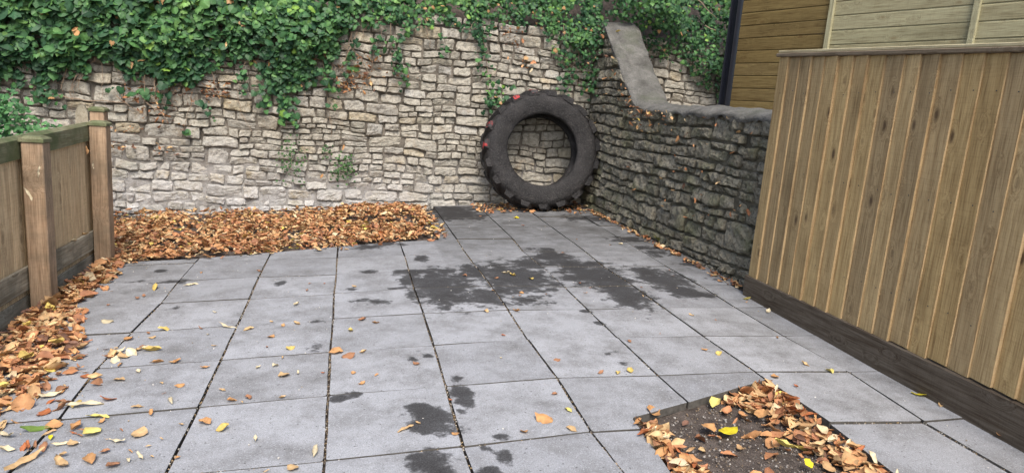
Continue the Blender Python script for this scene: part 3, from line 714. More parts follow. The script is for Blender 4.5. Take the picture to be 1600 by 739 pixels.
def dead_t(kind, seed):
    """a dry leaf, 4 x 2 cells, unit length along y, curled"""
    r = random.Random(seed); V = []; nv = 6
    if kind == 'round': wid = [.06, .30, .40, .40, .32, .18, .0]; curl, bend = r.uniform(-.35, .7), r.uniform(-.3, 1.1)
    elif kind == 'oval': wid = [.04, .16, .235, .25, .21, .12, .0]; curl, bend = r.uniform(.2, 1.25), r.uniform(-.4, 1.7)
    else: wid = [.05, .09, .11, .12, .11, .07, .01]; curl, bend = r.uniform(.2, 1.1), r.uniform(-.3, 1.4)
    tw = r.uniform(-.5, .5); wav = r.uniform(0, 6)
    y = z = 0; ang_ = -bend*.45
    for q in range(nv+1):
        wd = wid[q]*(1+r.uniform(-.14, .14)); ca = curl*(1+.35*math.sin(wav+q)); ta = tw*(q/nv-.5)
        for s in (-1, 0, 1):
            ww = wd*(1+r.uniform(-.08, .08)); x = s*ww*math.cos(ca*.8); zz = abs(s)*ww*math.sin(ca)+s*ww*ta*.6+(.035*math.sin(wav*2+q*2.1+s) if s else 0)
            V.append((x, y - zz*math.sin(ang_)*.5, z+zz))
        y += math.cos(ang_)/nv; z += math.sin(ang_)/nv; ang_ += bend/nv
    V = np.array(V); V[:, 1] -= .5; V[:, 2] -= V[:, 2].min()
    F = []
    for q in range(nv):
        for s in range(2):
            a = q*3+s; F += [(a, a+1, a+4), (a, a+4, a+3)]
    sh = np.array([(r.uniform(1.02, 1.2) if q % 3 == 1 else r.uniform(.6, 1.05)) for q in range(len(V))])
    return V, np.array(F), sh
DRY = [dead_t('oval', q) for q in range(10)]+[dead_t('round', q+20) for q in range(6)]+[dead_t('strip', q+40) for q in range(5)]
def batch(T, which, Rm, sc, loc, col):
    """many copies of template meshes as one vertex/triangle soup"""
    Vs, Fs, Cs, n = [], [], [], 0
    for ti, (tv, tf, ts) in enumerate(T):
        ix = np.nonzero(which == ti)[0]
        if not len(ix): continue
        P = np.einsum('nij,vj->nvi', Rm[ix], tv)*sc[ix][:, None, None]+loc[ix][:, None, :]
        Vs.append(P.reshape(-1, 3)); m = len(tv)
        Fs.append((tf[None]+(np.arange(len(ix))*m)[:, None, None]+n).reshape(-1, 3)); n += len(ix)*m
        Cs.append((col[ix][:, None, :]*ts[None, :, None]).reshape(-1, 3))
    return np.concatenate(Vs), np.concatenate(Fs), np.concatenate(Cs)
def rotz(a):
    c, s = np.cos(a), np.sin(a); o = np.zeros_like(a); l = np.ones_like(a)
    return np.stack([np.stack([c, -s, o], -1), np.stack([s, c, o], -1), np.stack([o, o, l], -1)], -2)
def rotx(a):
    c, s = np.cos(a), np.sin(a); o = np.zeros_like(a); l = np.ones_like(a)
    return np.stack([np.stack([l, o, o], -1), np.stack([o, c, -s], -1), np.stack([o, s, c], -1)], -2)

# ------------------------------------------------------------------ ivy
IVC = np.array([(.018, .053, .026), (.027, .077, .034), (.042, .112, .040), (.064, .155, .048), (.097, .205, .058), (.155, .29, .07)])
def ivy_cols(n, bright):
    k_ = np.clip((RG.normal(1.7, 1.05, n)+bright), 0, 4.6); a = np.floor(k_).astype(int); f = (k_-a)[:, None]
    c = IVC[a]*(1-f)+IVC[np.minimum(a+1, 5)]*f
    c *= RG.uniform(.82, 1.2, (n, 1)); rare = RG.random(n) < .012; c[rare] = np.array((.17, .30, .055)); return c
def ivy_frames(n, fwd=0.0):
    # template: x across, -y to the tip, z out. Stand it up against the wall: z -> -Y (out), tip down
    base = rotx(np.full(n, math.pi/2))        # y->z, z->-y : tip (-y) points down, face looks to -Y
    roll = RG.normal(0, .6, n); pitch = RG.normal(-.25+fwd, .40, n); yaw = RG.normal(0, .45, n)
    c, s = np.cos(roll), np.sin(roll); o = np.zeros(n); l = np.ones(n)
    Ry = np.stack([np.stack([c, o, s], -1), np.stack([o, l, o], -1), np.stack([-s, o, c], -1)], -2)
    return rotz(yaw) @ rotx(pitch) @ Ry @ base
def ivy_plant(name, xr, label, dens, strands, n_obj, zt_extra=.45, thick=.22, hang=0.0):
    root = empty(name, ((xr[0]+xr[1])/2, BY-.1, 2.2)); tag(root, label, 'ivy'); org = np.array(root.location)
    pts = []; area_top = lambda x: onY(0, 0, BY).z+ (x+1.95)*.105 + zt_extra
    n = int(dens*(xr[1]-xr[0])*1.6)
    xs = RG.uniform(xr[0], xr[1], n); us = RG.random(n)
    for x, u_ in zip(xs, us):
        zl = zlow(x); zt = area_top(x)
        z = zl-.22+(zt-zl+.22)*u_; d = z-zl+.16*fb(x*3.3, z*1.6, 3)+.06*fb(x*11, z*7, 5)
        if RG.random() > (zt-zl+.22)/1.6: continue
        hole = fb(x*4.2, z*4.2, 21)
        if hole < -.28 and RG.random() < .8: continue
        if RG.random() > max(0, min(1, (d+.03)/.30))**.8: continue
        th = .04+thick*smoothstep(0, .55, d)*(.75+.5*fb(x*2.2, z*2.2, 6))+hang*smoothstep(2.35, 2.9, z)*(1-smoothstep(5.9, 6.6, x))
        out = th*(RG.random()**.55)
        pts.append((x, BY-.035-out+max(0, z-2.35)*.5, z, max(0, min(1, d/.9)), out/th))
    for (pl, cnt, sp, *yo) in strands:
        yo = yo[0] if yo else 0.0; P = [onY(u_, v_, BY-.08-yo) for u_, v_ in pl]
        for q in range(cnt):
            t = RG.random()*(len(P)-1); a = int(t); p = P[a].lerp(P[a+1], t-a)
            pts.append((p.x+RG.normal(0, sp), BY-.05-yo*RG.uniform(.6, 1)-RG.random()*.07, p.z+RG.normal(0, sp), .2, RG.random()))
    pts = np.array(pts); n = len(pts)
    loc = pts[:, :3]-org; big = np.interp(pts[:, 0], [-2, 0, 1.5, 3, 5.2, 7], [.112, .106, .092, .076, .066, .060])
    sc = big*np.clip(RG.lognormal(-.32, .34, n), .35, 1.35)*(.75+.3*pts[:, 3])
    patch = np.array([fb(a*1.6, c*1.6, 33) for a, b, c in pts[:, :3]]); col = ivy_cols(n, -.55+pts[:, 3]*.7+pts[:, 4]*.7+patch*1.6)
    dd = RG.random(n) < .012; col[dd] = np.array((.34, .20, .09)); Rm = ivy_frames(n); which = RG.integers(0, len(IVT), n)
    # the leaves that show largest stand as pieces of their own
    vis = sc*(pts[:, 4] > .62)*(pts[:, 2] < pts[:, 0]*.105+2.15+.2); order = np.argsort(-vis); ind = set(order[:n_obj].tolist())
    shared = {}
    for q in ind:
        key = (int(which[q]), int(RG.integers(0, 6)))
        if key not in shared:
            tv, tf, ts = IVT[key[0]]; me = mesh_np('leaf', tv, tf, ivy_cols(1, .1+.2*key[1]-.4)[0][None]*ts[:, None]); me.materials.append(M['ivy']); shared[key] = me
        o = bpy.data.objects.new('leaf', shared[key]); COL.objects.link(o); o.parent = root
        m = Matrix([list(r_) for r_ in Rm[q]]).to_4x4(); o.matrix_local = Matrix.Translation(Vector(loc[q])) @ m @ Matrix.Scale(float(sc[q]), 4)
    rest = np.array([q for q in range(n) if q not in ind])
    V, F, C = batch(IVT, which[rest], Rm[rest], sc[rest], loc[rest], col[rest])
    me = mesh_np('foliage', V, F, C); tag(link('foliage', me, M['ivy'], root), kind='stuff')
    return root
def ivy_stem(root, pl, r0=.008, dy=.055):
    P = [onY(u_, v_, BY-dy) for u_, v_ in pl]; Q = []
    for a in range(len(P)-1):
        for s in range(6): Q.append(P[a].lerp(P[a+1], s/6))
    Q.append(P[-1])
    Q = [Vector((p.x+.025*fb(p.z*5, i*.3, r0*900), p.y-.012*fb(i*.4, 3, 1), p.z+.018*fb(p.x*6, i*.25, 7)))-Vector(root.location) for i, p in enumerate(Q)]
    tube('stem', Q, lambda t: r0*(1-.55*t), M['stem'], root, 5)
ivA = ivy_plant('ivy', (-2.4, 5.25), 'thick dark green ivy hanging over the top of the pale back wall', 1750,
  [([(612,55),(622,95),(630,132)], 60, .05), ([(752,70),(760,120),(775,150),(765,163)], 80, .055), ([(870,60),(885,110),(890,140)], 70, .07), ([(905,60),(915,110),(928,145)], 110, .08),
   ([(430,120),(445,160),(455,190)], 60, .06), ([(505,110),(520,150),(520,170)], 22, .03), ([(318,160),(328,172),(324,185)], 6, .04), ([(290,203),(292,206)], 3, .015), ([(170,138),(205,142),(235,148)], 14, .03), ([(780,160),(800,135)], 14, .03),
   ([(895,55),(925,75),(940,120),(935,150)], 130, .07, .22), ([(945,35),(940,80)], 60, .06, .3), ([(560,60),(545,95),(525,130)], 30, .05), ([(690,50),(693,85)], 14, .035), ([(590,50),(585,85)], 14, .035), ([(370,95),(380,150)], 16, .05), ([(250,130),(262,165)], 8, .04), ([(60,140),(90,160)], 14, .05), ([(440,170),(443,190)], 12, .04), ([(925,120),(940,150)], 20, .04), ([(400,130),(420,165)], 20, .05)], 292)
ivB = ivy_plant('ivy', (5.25, 7.6), 'small-leaved shaded ivy behind the sweeping coping of the dark wall', 2300, [([(1060,60),(1075,110)], 20, .06), ([(1118,90),(1128,150)], 60, .07), ([(1010,60),(1040,90)], 40, .06)], 60, zt_extra=.75, thick=.30, hang=.75)
for pl, r0 in (([(243,20),(245,90),(240,150),(225,158)], .012), ([(228,160),(250,175),(262,190)], .009), ([(70,140),(110,155),(150,158),(210,160)], .008), ([(300,140),(297,165),(288,205)], .005), ([(560,50),(530,110),(548,125),(570,118)], .006), ([(545,70),(575,112),(560,150)], .005),
    ([(180,150),(200,165),(228,182)], .007), ([(325,100),(340,140),(330,160)], .005), ([(120,60),(95,140)], .007), ([(500,60),(512,160),(520,215)], .005), ([(610,20),(615,120)], .006), ([(755,40),(765,150)], .006), ([(880,40),(890,150)], .006), ([(370,140),(375,175),(395,205)], .004), ([(585,60),(580,110),(555,130)], .005), ([(440,90),(448,200)], .005)):
    ivy_stem(ivA, pl, r0)
for pl, r0 in (([(1030,70),(1045,90),(1040,110)], .006), ([(1100,40),(1150,62)], .008), ([(1090,0),(1120,30)], .008)): ivy_stem(ivB, pl, r0, .12)

rr = random.Random(3)
for q in range(46):
    x = rr.uniform(-1.7, 5.0); z = zlow(x)+rr.uniform(.0, .25); L = rr.uniform(.15, .55); P = []; dx = 0
    for t in range(9):
        dx += rr.gauss(0, .022); P.append(Vector((x+dx, BY-.045-.012*rr.random(), z-L*t/8))-Vector(ivA.location))
    tube('stem', P, lambda t, r0=rr.uniform(.0025, .006): r0*(1-.5*t), M['stem'], ivA, 4)
# ------------------------------------------------------------------ fallen leaves
DC = np.array([(.43, .20, .095), (.49, .255, .115), (.53, .335, .165), (.34, .155, .08), (.60, .42, .22), (.17, .09, .060), (.63, .50, .31), (.60, .46, .12)])
def dry_cols(n, p=(.20, .22, .20, .11, .13, .06, .06, .02)):
    c = DC[RG.choice(8, n, p=np.array(p)/sum(p))]; return c*RG.uniform(.75, 1.2, (n, 1))
def litter(name, pts, size, label, tilt=.45, pr=None, which=None):
    pts = np.array(pts); n = len(pts)
    Rm = rotz(RG.uniform(0, 2*math.pi, n)) @ rotx(RG.normal(0, tilt, n)) @ rotz(RG.uniform(0, 6.28, n))
    wh = RG.choice(len(DRY), n, p=np.array([.062]*10+[.035]*6+[.034]*5)/sum([.062]*10+[.035]*6+[.034]*5)) if which is None else which
    V, F, C = batch(DRY, wh, Rm, size*np.clip(RG.lognormal(-.12, .33, n), .35, 1.5), pts, dry_cols(n) if pr is None else dry_cols(n, pr))
    o = link(name, mesh_np(name, V, F, C, True), M['dead']); tag(o, label, 'leaves', None, 'stuff'); return o
# heap height over the bed
def heap(x, y):
    e = (y-leaf_edge(x)); 
    if x > 2.92: return -1
    base = .030*smoothstep(0, .8, e)+.075*smoothstep(1.3, 2.3, x)*smoothstep(.5, 1.9, e)*smoothstep(2.95, 2.5, x)
    base += .03*fb(x*1.7, y*1.7, 2)*smoothstep(0, .3, e)
    thin = smoothstep(5.05, 5.5, y)*smoothstep(1.9, .9, x)
    return base*(1-.9*thin)
pts = []
while len(pts) < 8200:
    x, y = RG.uniform(-1.3, 2.98), RG.uniform(3.05, BY-.06)
    if x < -.12 and y < 3.5: continue
    e = y-leaf_edge(x)
    if e < .22 and RG.random() > max(.05, (e+.05)/.27): continue
    if e < -.20: continue
    if x > 2.86 and RG.random() < .6: continue
    thin = smoothstep(4.9, 5.4, y)*smoothstep(2.1, 1.0, x)
    if RG.random() < thin*.55: continue
    if fb(x*2.4, y*2.4, 5) < -.16 and RG.random() < .75: continue
    pts.append((x, y, max(gz(x, y)+.004, BED(x, y)+max(0, heap(x, y)))+.012*RG.random()+.012*RG.normal()))
pts = [(a, b, max(c, gz(a, b)+.004 if b < bed_edge(a) else BED(a, b)+.003)) for a, b, c in pts]
litter('leaf_litter', pts, .074, 'deep drift of orange-brown fallen leaves along the foot of the back wall')
# drift along the low fence
EDGE = sorted((G(u_, v_).y, G(u_, v_).x) for u_, v_ in ((182,412),(150,448),(118,478),(105,505),(118,535),(112,560),(78,598),(25,628),(-60,690)))
def exw(y): return float(np.interp(y, [a for a, b in EDGE], [b for a, b in EDGE]))
pts = []
while len(pts) < 1500:
    y = RG.uniform(-.1, 3.25); e = exw(y)+.05*fb(y*4, 1, 2); x = RG.uniform(-.20, e+.10)
    if RG.random() > smoothstep(e+.10, e-.16, x)+.04: continue
    if P1[2]-.04 < y < P1[3]+.04 and x < P1[1]+.03: continue
    if P2[2]-.04 < y < P2[3]+.04 and x < P2[1]+.03: continue
    if x < -.12: continue
    hgt = .055*smoothstep(e, -.1, x)
    pts.append((x, y, gz(x, y)+.006+hgt*RG.random()))
litter('leaf_litter', pts, .090, 'brown and orange leaf drift lying along the foot of the low fence', .33)
# pit leaves
pts = []
PE = lambda x: -.085+(x-4.287)*.392
while len(pts) < 760:
    t = RG.random()
    if t < .30: x = 3.27+abs(RG.normal(0, .075)); y = RG.uniform(-1.6, -.53)
    elif t < .85: x = 4.26-abs(RG.normal(0, .15)); y = RG.uniform(-1.6, -.16)
    elif t < .93: x = RG.uniform(3.9, 4.26); y = PE(x)-.03-abs(RG.normal(0, .10))
    else: x = RG.uniform(3.3, 4.2); y = RG.uniform(-1.5, -.4)
    if y > PE(x)-.025: continue
    pts.append((x, y, pit_f(x, y)+.012+.05*RG.random()*smoothstep(.35, 0, min(x-3.25, 4.29-x))))
vis_pit = [q for q in range(len(pts)) if pts[q][1] > -1.12]; top_pit = set(sorted(vis_pit, key=lambda q: -pts[q][2]+.02*pts[q][1])[:70])
single_pit = [pts[q] for q in top_pit]; pts = [p for q, p in enumerate(pts) if q not in top_pit]
litter('leaf_litter', pts, .080, 'curled orange-brown leaves banked against the edges of the soil pit', .45)
# strip along the right wall and under the tyre
pts = []
for q in range(330):
    y = RG.uniform(1.62, 5.3); x = rx(y)-.03-abs(RG.normal(0, .045)); 
    if RG.random() < .45 and y < 4.6: continue
    pts.append((x, y, gz(x, y)+.008))
litter('leaf_litter', pts, .062, 'thin line of dry leaves along the foot of the dark mossy wall', .3)
pts = []
for q in range(330):
    x = RG.uniform(3.55, 5.1); y = RG.uniform(5.02, 5.78) if x > 4.7 else RG.uniform(5.16, 5.78)
    pts.append((x, y, gz(x, y)+.006+.02*RG.random()))
litter('leaf_litter', pts, .066, 'dry tan leaves gathered underneath and behind the tractor tyre', .4)

# single leaves on the slabs ------------------------------------------------
CN = {'orange': (.48, .26, .11), 'brown': (.32, .16, .085), 'tan': (.54, .365, .185), 'cream': (.62, .53, .35), 'yellow': (.58, .43, .13), 'bright yellow': (.70, .58, .03), 'russet': (.38, .13, .05), 'pale yellow': (.66, .56, .17), 'green': (.10, .16, .03)}
_dm = {}
def dry_mesh(shape, c):
    key = (shape, c)
    if key not in _dm:
        tv, tf, ts = DRY[shape]; me = mesh_np('fallen_leaf', tv, tf, np.array(CN[c])[None]*random.uniform(.9, 1.1)*ts[:, None], True); me.materials.append(M['dead']); _dm[key] = me
    return _dm[key]
def leaf(x, y, c, size, label, group=None, kind=None, z=None, tilt=.10):
    sh = {'round': random.randrange(10, 16), 'strip': random.randrange(16, 21), 'oval': random.randrange(0, 10)}[kind or random.choice(('oval', 'oval', 'round'))]
    o = bpy.data.objects.new('fallen_leaf', dry_mesh(sh, c)); COL.objects.link(o)
    o.rotation_euler = (random.gauss(0, tilt), random.gauss(0, tilt), random.uniform(0, 6.28)); o.scale = (size,)*3
    o.location = (x, y, (gz(x, y)+.005 if z is None else z)); tag(o, label, 'leaf', group); return o
SPEC = [(848,656,'orange','round',.115,'big orange-brown leaf lying flat on the slab left of the soil pit'),
 (1136,676,'bright yellow','round',.13,'large bright yellow leaf lying on bare soil in the pit'), (1108,668,'orange','round',.11,'broad orange leaf touching the bright yellow leaf in the soil pit'),
 (1117,632,'pale yellow','round',.11,'pale yellow leaf against the far edge of the soil pit'), (1190,652,'orange','round',.12,'wide orange leaf lying on the leaf bank at the pit right side'),
 (1018,646,'orange','round',.12,'upright orange leaf in the left corner of the soil pit'), (1228,700,'pale yellow','oval',.13,'rolled olive-yellow leaf on the right bank of the soil pit'), (1262,728,'bright yellow','round',.07,'small bright yellow leaf at the lower right of the soil pit'),
 (524,552,'orange','round',.105,'orange leaf lying across the joint in the middle of the paving'), (544,558,'brown','round',.10,'brown leaf just right of the orange leaf on the middle joint'), (566,552,'tan','oval',.07,'small tan leaf at the end of the trio on the middle joint'),
 (319,661,'orange','round',.085,'orange leaf beside a small yellow leaf on the lower left slabs'), (348,671,'yellow','round',.075,'small yellow leaf beside the orange leaf on the lower left slabs'),
 (258,516,'yellow','oval',.105,'curled yellow leaf clump near the second joint on the left'), (243,451,'yellow','oval',.13,'long yellow leaf on the far left slabs beside the first joint'), (298,446,'cream','strip',.14,'long cream leaf on the far left slabs right of the first joint'),
 (167,504,'cream','round',.10,'crumpled cream leaf on the slab near the low fence'), (235,549,'yellow','oval',.14,'yellow pointed leaf on the left slabs with a pale streak'), (356,512,'cream','strip',.16,'cream sliver lying over the second joint'), (388,516,'tan','oval',.09,'tan leaf just right of the cream sliver on the second joint'),
 (424,527,'orange','round',.07,'small upright orange leaf left of the middle joint'), (454,545,'yellow','round',.07,'small yellow leaf left of the middle joint'), (463,477,'cream','oval',.09,'cream leaf with dark stalk on the slabs before the leaf drift'), (463,507,'tan','oval',.085,'tan leaf in the slab row before the middle of the paving'),
 (548,518,'yellow','oval',.09,'yellow and brown leaf right of the middle joint'), (443,587,'tan','round',.09,'tan leaf tipped on edge beside a twig on the paving'), (492,706,'cream','strip',.125,'cream curled leaf beside the middle joint at the bottom'), (634,671,'tan','strip',.11,'tan curled strip left of the dark stain at the bottom'),
 (711,679,'orange','round',.05,'small orange scrap on the joint by the bottom stain'), (818,676,'orange','round',.06,'crumpled orange scrap left of the big orange leaf'), (888,642,'pale yellow','oval',.07,'pale yellow scrap near the fifth joint'), (893,672,'tan','oval',.08,'tan curled scrap on the slab corner left of the pit'),
 (650,569,'brown','round',.055,'small brown leaf tipped up near the faint stain'), (966,583,'yellow','oval',.07,'yellow curled leaf of a pair above the soil pit'), (984,581,'yellow','round',.065,'round yellow leaf of a pair above the soil pit'), (871,564,'brown','round',.055,'small dark brown leaf on the middle slabs'), (1123,554,'yellow','round',.06,'small yellow leaf on the slab above the soil pit'),
 (807,341,'bright yellow','round',.11,'bright yellow leaf on the slabs in front of the tyre'), (790,428,'cream','oval',.10,'cream leaf on the big dark stain'), (800,431,'yellow','oval',.10,'yellow leaf touching the cream leaf on the big dark stain'), (830,437,'yellow','round',.075,'yellow leaf at the right of the big dark stain'), (806,487,'orange','oval',.08,'orange leaf below the big dark stain'),
 (1375,574,'tan','round',.10,'tan folded leaf standing at the foot of the gravel board'), (1436,617,'bright yellow','round',.115,'bright yellow leaf on the slabs by the tall fence'), (1470,634,'tan','oval',.075,'tan curled leaf lying along the gravel board'), (1568,684,'orange','oval',.12,'orange-brown leaf by the gravel board at the right edge'), (1295,581,'pale yellow','round',.065,'pale yellow leaf on the cross joint right of the pit'),
 (1258,571,'tan','oval',.07,'small tan leaf with a stalk on the slab right of the pit'), (1244,605,'russet','oval',.05,'small russet leaf on the slab beside the pit edge'), (1166,469,'pale yellow','oval',.085,'pale yellow leaf at the end of the gravel board'), (1200,488,'cream','oval',.09,'cream leaf on the slabs by the start of the gravel board'), (1330,550,'tan','oval',.10,'olive-tan leaf cluster at the foot of the tall fence'), (1272,519,'tan','oval',.08,'little tan leaf by the gravel board above the pit'),
 (88,547,'yellow','round',.13,'wide yellow leaf on top of the fence leaf drift'), (40,570,'yellow','round',.11,'yellow leaf lower in the fence leaf drift'), (8,617,'yellow','oval',.12,'mustard yellow leaf at the left edge'), (200,532,'orange','round',.085,'orange leaf lying on the first joint'), (178,552,'yellow','oval',.08,'yellow scrap on the first joint below an orange leaf'),
 (245,567,'orange','oval',.09,'small orange leaf right of the leaf clump'), (277,566,'orange','oval',.08,'orange leaf with a curled tip right of the leaf clump'), (280,604,'orange','round',.06,'round orange-brown scrap on the lower left slabs'), (168,625,'russet','round',.09,'rust-coloured pointed leaf near the left leaves'), (131,635,'cream','strip',.20,'long cream curled leaf on the lower left slabs'), (152,652,'pale yellow','strip',.13,'pale yellow banana-shaped leaf right of the long cream leaf'),
 (120,632,'yellow','strip',.12,'yellow strip beside the long cream leaf'), (120,668,'orange','oval',.11,'orange leaf below the long cream leaf'), (145,677,'pale yellow','round',.10,'pale yellow pair of leaves in the lower left'), (183,690,'cream','strip',.10,'thin cream leaf with dark stalk in the lower left'), (141,718,'orange','oval',.12,'orange curled leaf at the bottom left'), (220,715,'cream','strip',.075,'short cream sliver near the bottom second joint'), (267,627,'cream','strip',.115,'white-cream sliver on the lower left slabs'), (84,667,'orange','round',.10,'orange leaf in the left green-brown clump'), (80,685,'bright yellow','oval',.06,'small bright yellow leaf in the left clump'), (58,672,'green','strip',.15,'olive curled leaf standing in the left clump'), (82,620,'cream','oval',.13,'cream-edged tan leaf near the left drift'), (215,637,'tan','oval',.07,'tan scrap near the rust-coloured leaf'), (40,722,'tan','strip',.22,'long tan curled leaf at the bottom left corner'), (92,725,'tan','oval',.13,'tan double leaf at the bottom left'), (8,682,'cream','strip',.14,'straight cream leaf at the left edge')]
for (u_, v_, c, kd, s_, lb) in SPEC:
    p = G(u_, v_); z = None
    if 3.24 < p.x < 4.29 and p.y < PE(p.x): q = G(u_, v_, PZ+.03); p = q; z = pit_f(q.x, q.y)+.035
    elif p.x < exw(p.y): z = gz(p.x, p.y)+.045
    leaf(p.x, p.y, c, s_*.86, lb, kind=kd, z=z, tilt=.16)
for (x, y, z) in single_pit:
    c = random.choice(('orange', 'orange', 'tan', 'tan', 'brown', 'russet', 'cream')); side = 'left' if x < 3.7 else 'right'
    leaf(x, y, c, random.uniform(.065, .105), 'curled %s leaf topping the %s leaf bank in the soil pit' % (c, side), '%s leaves on the %s bank of the pit' % (c, side), kind=random.choice(('oval', 'oval', 'round', 'strip')), z=z+.004, tilt=.4)
cl = (((60,690), 12, .11), ((185,555), 16, .10), ((40,640), 12, .16), ((100,600), 12, .12))
n = 0
for (u_, v_), cnt, sp in cl:
    c0 = G(u_, v_)
    for q in range(cnt):
        c = random.choice(('orange', 'tan', 'tan', 'cream', 'brown', 'brown', 'russet'))
        leaf(c0.x+random.gauss(0, sp), c0.y+random.gauss(0, sp*.8), c, random.uniform(.05, .095), '%s dry leaf among the loose leaves scattered over the lower left slabs' % c, 'loose %s leaves near the low fence' % c, kind=random.choice(('oval', 'round', 'strip')), tilt=.35)
for q in range(115):
    t = random.random()
    if t < .55: u_, v_ = abs(random.gauss(0, 190))+110, random.uniform(420, 739)
    elif t < .85: u_, v_ = random.uniform(380, 1250), random.uniform(375, 640)
    else: u_, v_ = random.uniform(720, 1150), random.uniform(335, 470)
    p = G(u_, v_)
    if p.x > 5.05 or (3.2 < p.x < 4.33 and p.y < 0) or p.y > 5.1 or (p.x < 3.0 and p.y > bed_edge(p.x)) or p.x < -.05: continue
    c = random.choice(('orange', 'brown', 'tan', 'tan', 'cream', 'brown', 'russet', 'orange'))
    leaf(p.x, p.y, c, random.uniform(.022, .06), 'small %s leaf scrap lying on the grey slabs' % c, '%s leaf scraps on the slabs' % c, kind=random.choice(('oval', 'oval', 'strip', 'round')))
# leaves caught on the walls, the coping and the low fence
for (u_, v_, c, s_, lb) in ((305,96,'yellow',0,''),):
    pass
p = onX(979, 52, rx(5.35)+.12); leaf(p.x, 5.33, 'yellow', .13, 'yellow leaf lying on the sloping concrete coping', kind='strip', z=rtop(5.33)+.04, tilt=.3)

pts = []
for (u_, v_, n_, sp) in ((560,118,60,.14),(545,135,40,.10),(575,95,25,.10),(270,150,34,.12),(330,140,30,.12),(345,148,30,.10),(215,150,30,.12),(240,175,20,.10),(420,95,14,.12),(480,100,14,.10),(510,80,14,.12),(620,120,8,.10),(790,45,22,.10),(800,70,12,.10),(825,100,8,.08),(200,200,14,.12),(190,230,14,.10),(255,235,12,.10),(275,195,12,.10)):
    c0 = onY(u_, v_, BY-.04)
    for q in range(n_): pts.append((c0.x+RG.normal(0, sp), BY-.02-.05*RG.random(), c0.z+RG.normal(0, sp*.5)))
litter('dead_leaves', pts, .058, 'dry brown leaves and scraps caught in the ivy stems on the pale wall', 1.2, (.22, .16, .14, .22, .04, .22, 0, 0))
pts = []
for q in range(120):
    y = RG.uniform(1.8, 5.6); zz = RG.uniform(.3, 1.0)*rtop(y)
    if RG.random() < .55: y = RG.normal(4.15, .35); zz = rtop(y)-abs(RG.normal(0, .14))
    y = min(y, 5.7); pts.append((rx(y)-.03, y, zz))
litter('dead_leaves', pts, .055, 'dry orange leaves caught in the joints of the dark mossy wall', 1.2)
# ------------------------------------------------------------------ grit in the joints and on the slabs
ICO = (np.array([(0, 0, 1), (.9, 0, .1), (0, .9, 0), (-.9, 0, .1), (0, -.9, 0), (0, 0, -.8)], float), np.array([(0, 1, 2), (0, 2, 3), (0, 3, 4), (0, 4, 1), (5, 2, 1), (5, 3, 2), (5, 4, 3), (5, 1, 4)]), np.ones(6))
def grit(name, pts, size, label, cols):
    pts = np.array(pts); n = len(pts); Rm = rotz(RG.uniform(0, 6.28, n)) @ rotx(RG.uniform(0, 3, n))
    V, F, C = batch([ICO], np.zeros(n, int), Rm, size*RG.uniform(.5, 1.5, n), pts, np.array(cols)[RG.integers(0, len(cols), n)]*RG.uniform(.7, 1.2, (n, 1)))
    o = link(name, mesh_np(name, V, F, C), M['grit']); tag(o, label, 'grit', None, 'stuff')
pts = []
def jl(i0, j0, i1, j1, n, sp=.004, dz=-.012):
    a, b = corner(i0, j0), corner(i1, j1)
    for q in range(n):
        t = RG.random(); p = a.lerp(b, t); x, y = p.x+RG.normal(0, sp), p.y+RG.normal(0, sp); pts.append((x, y, gz(x, y)+dz+.010*RG.random()))
for i in range(1, 9):
    for j in range(-1 if i > 4 else 0, 7):
        if i == 6 and j >= 5: continue
        if i == 7 and j >= 5: continue
        d = 75 if (i in (2, 3, 4, 5)) else 45
        if fb(i*3.1, j*1.7, 4) < -.15: d //= 3
        jl(i, j, i, j+1, d)
for j in range(0, 7):
    for i in range(0, 8):
        if j == 6 and i in (5, 6): continue
        if fb(i*2.3, j*3.1, 9) > -.05: jl(i, j, i+1, j, 32, .0035)
grit('joint_grit', pts, .0042, 'pale grit and crumbs lodged in the joints of the paving', [(.34, .31, .26), (.22, .16, .10), (.42, .39, .34), (.15, .12, .09), (.28, .20, .11)])
pts = []
for q in range(900):
    x, y = RG.uniform(-.05, 5.1), RG.uniform(-1.6, 5.0)
    if (3.2 < x < 4.33 and y < 0) or (x < 3 and y > bed_edge(x)): continue
    if RG.random() > .25+.75*smoothstep(1.6, .2, x): continue
    pts.append((x, y, gz(x, y)+.003))
grit('loose_grit', pts, .0040, 'tiny pale crumbs scattered over the grey slabs', [(.52, .50, .46), (.60, .57, .52), (.35, .28, .2)])
pts = []
for q in range(2600):
    x, y = RG.uniform(3.25, 4.28), RG.uniform(-1.6, -.1)
    if y > PE(x)-.02: continue
    pts.append((x, y, pit_f(x, y)+.003))
grit('pit_gravel', pts, .0055, 'fine grey and white gravel on the dark soil of the pit', [(.17, .15, .135), (.12, .105, .09), (.23, .205, .185), (.36, .34, .31), (.15, .12, .09), (.18, .13, .085)])

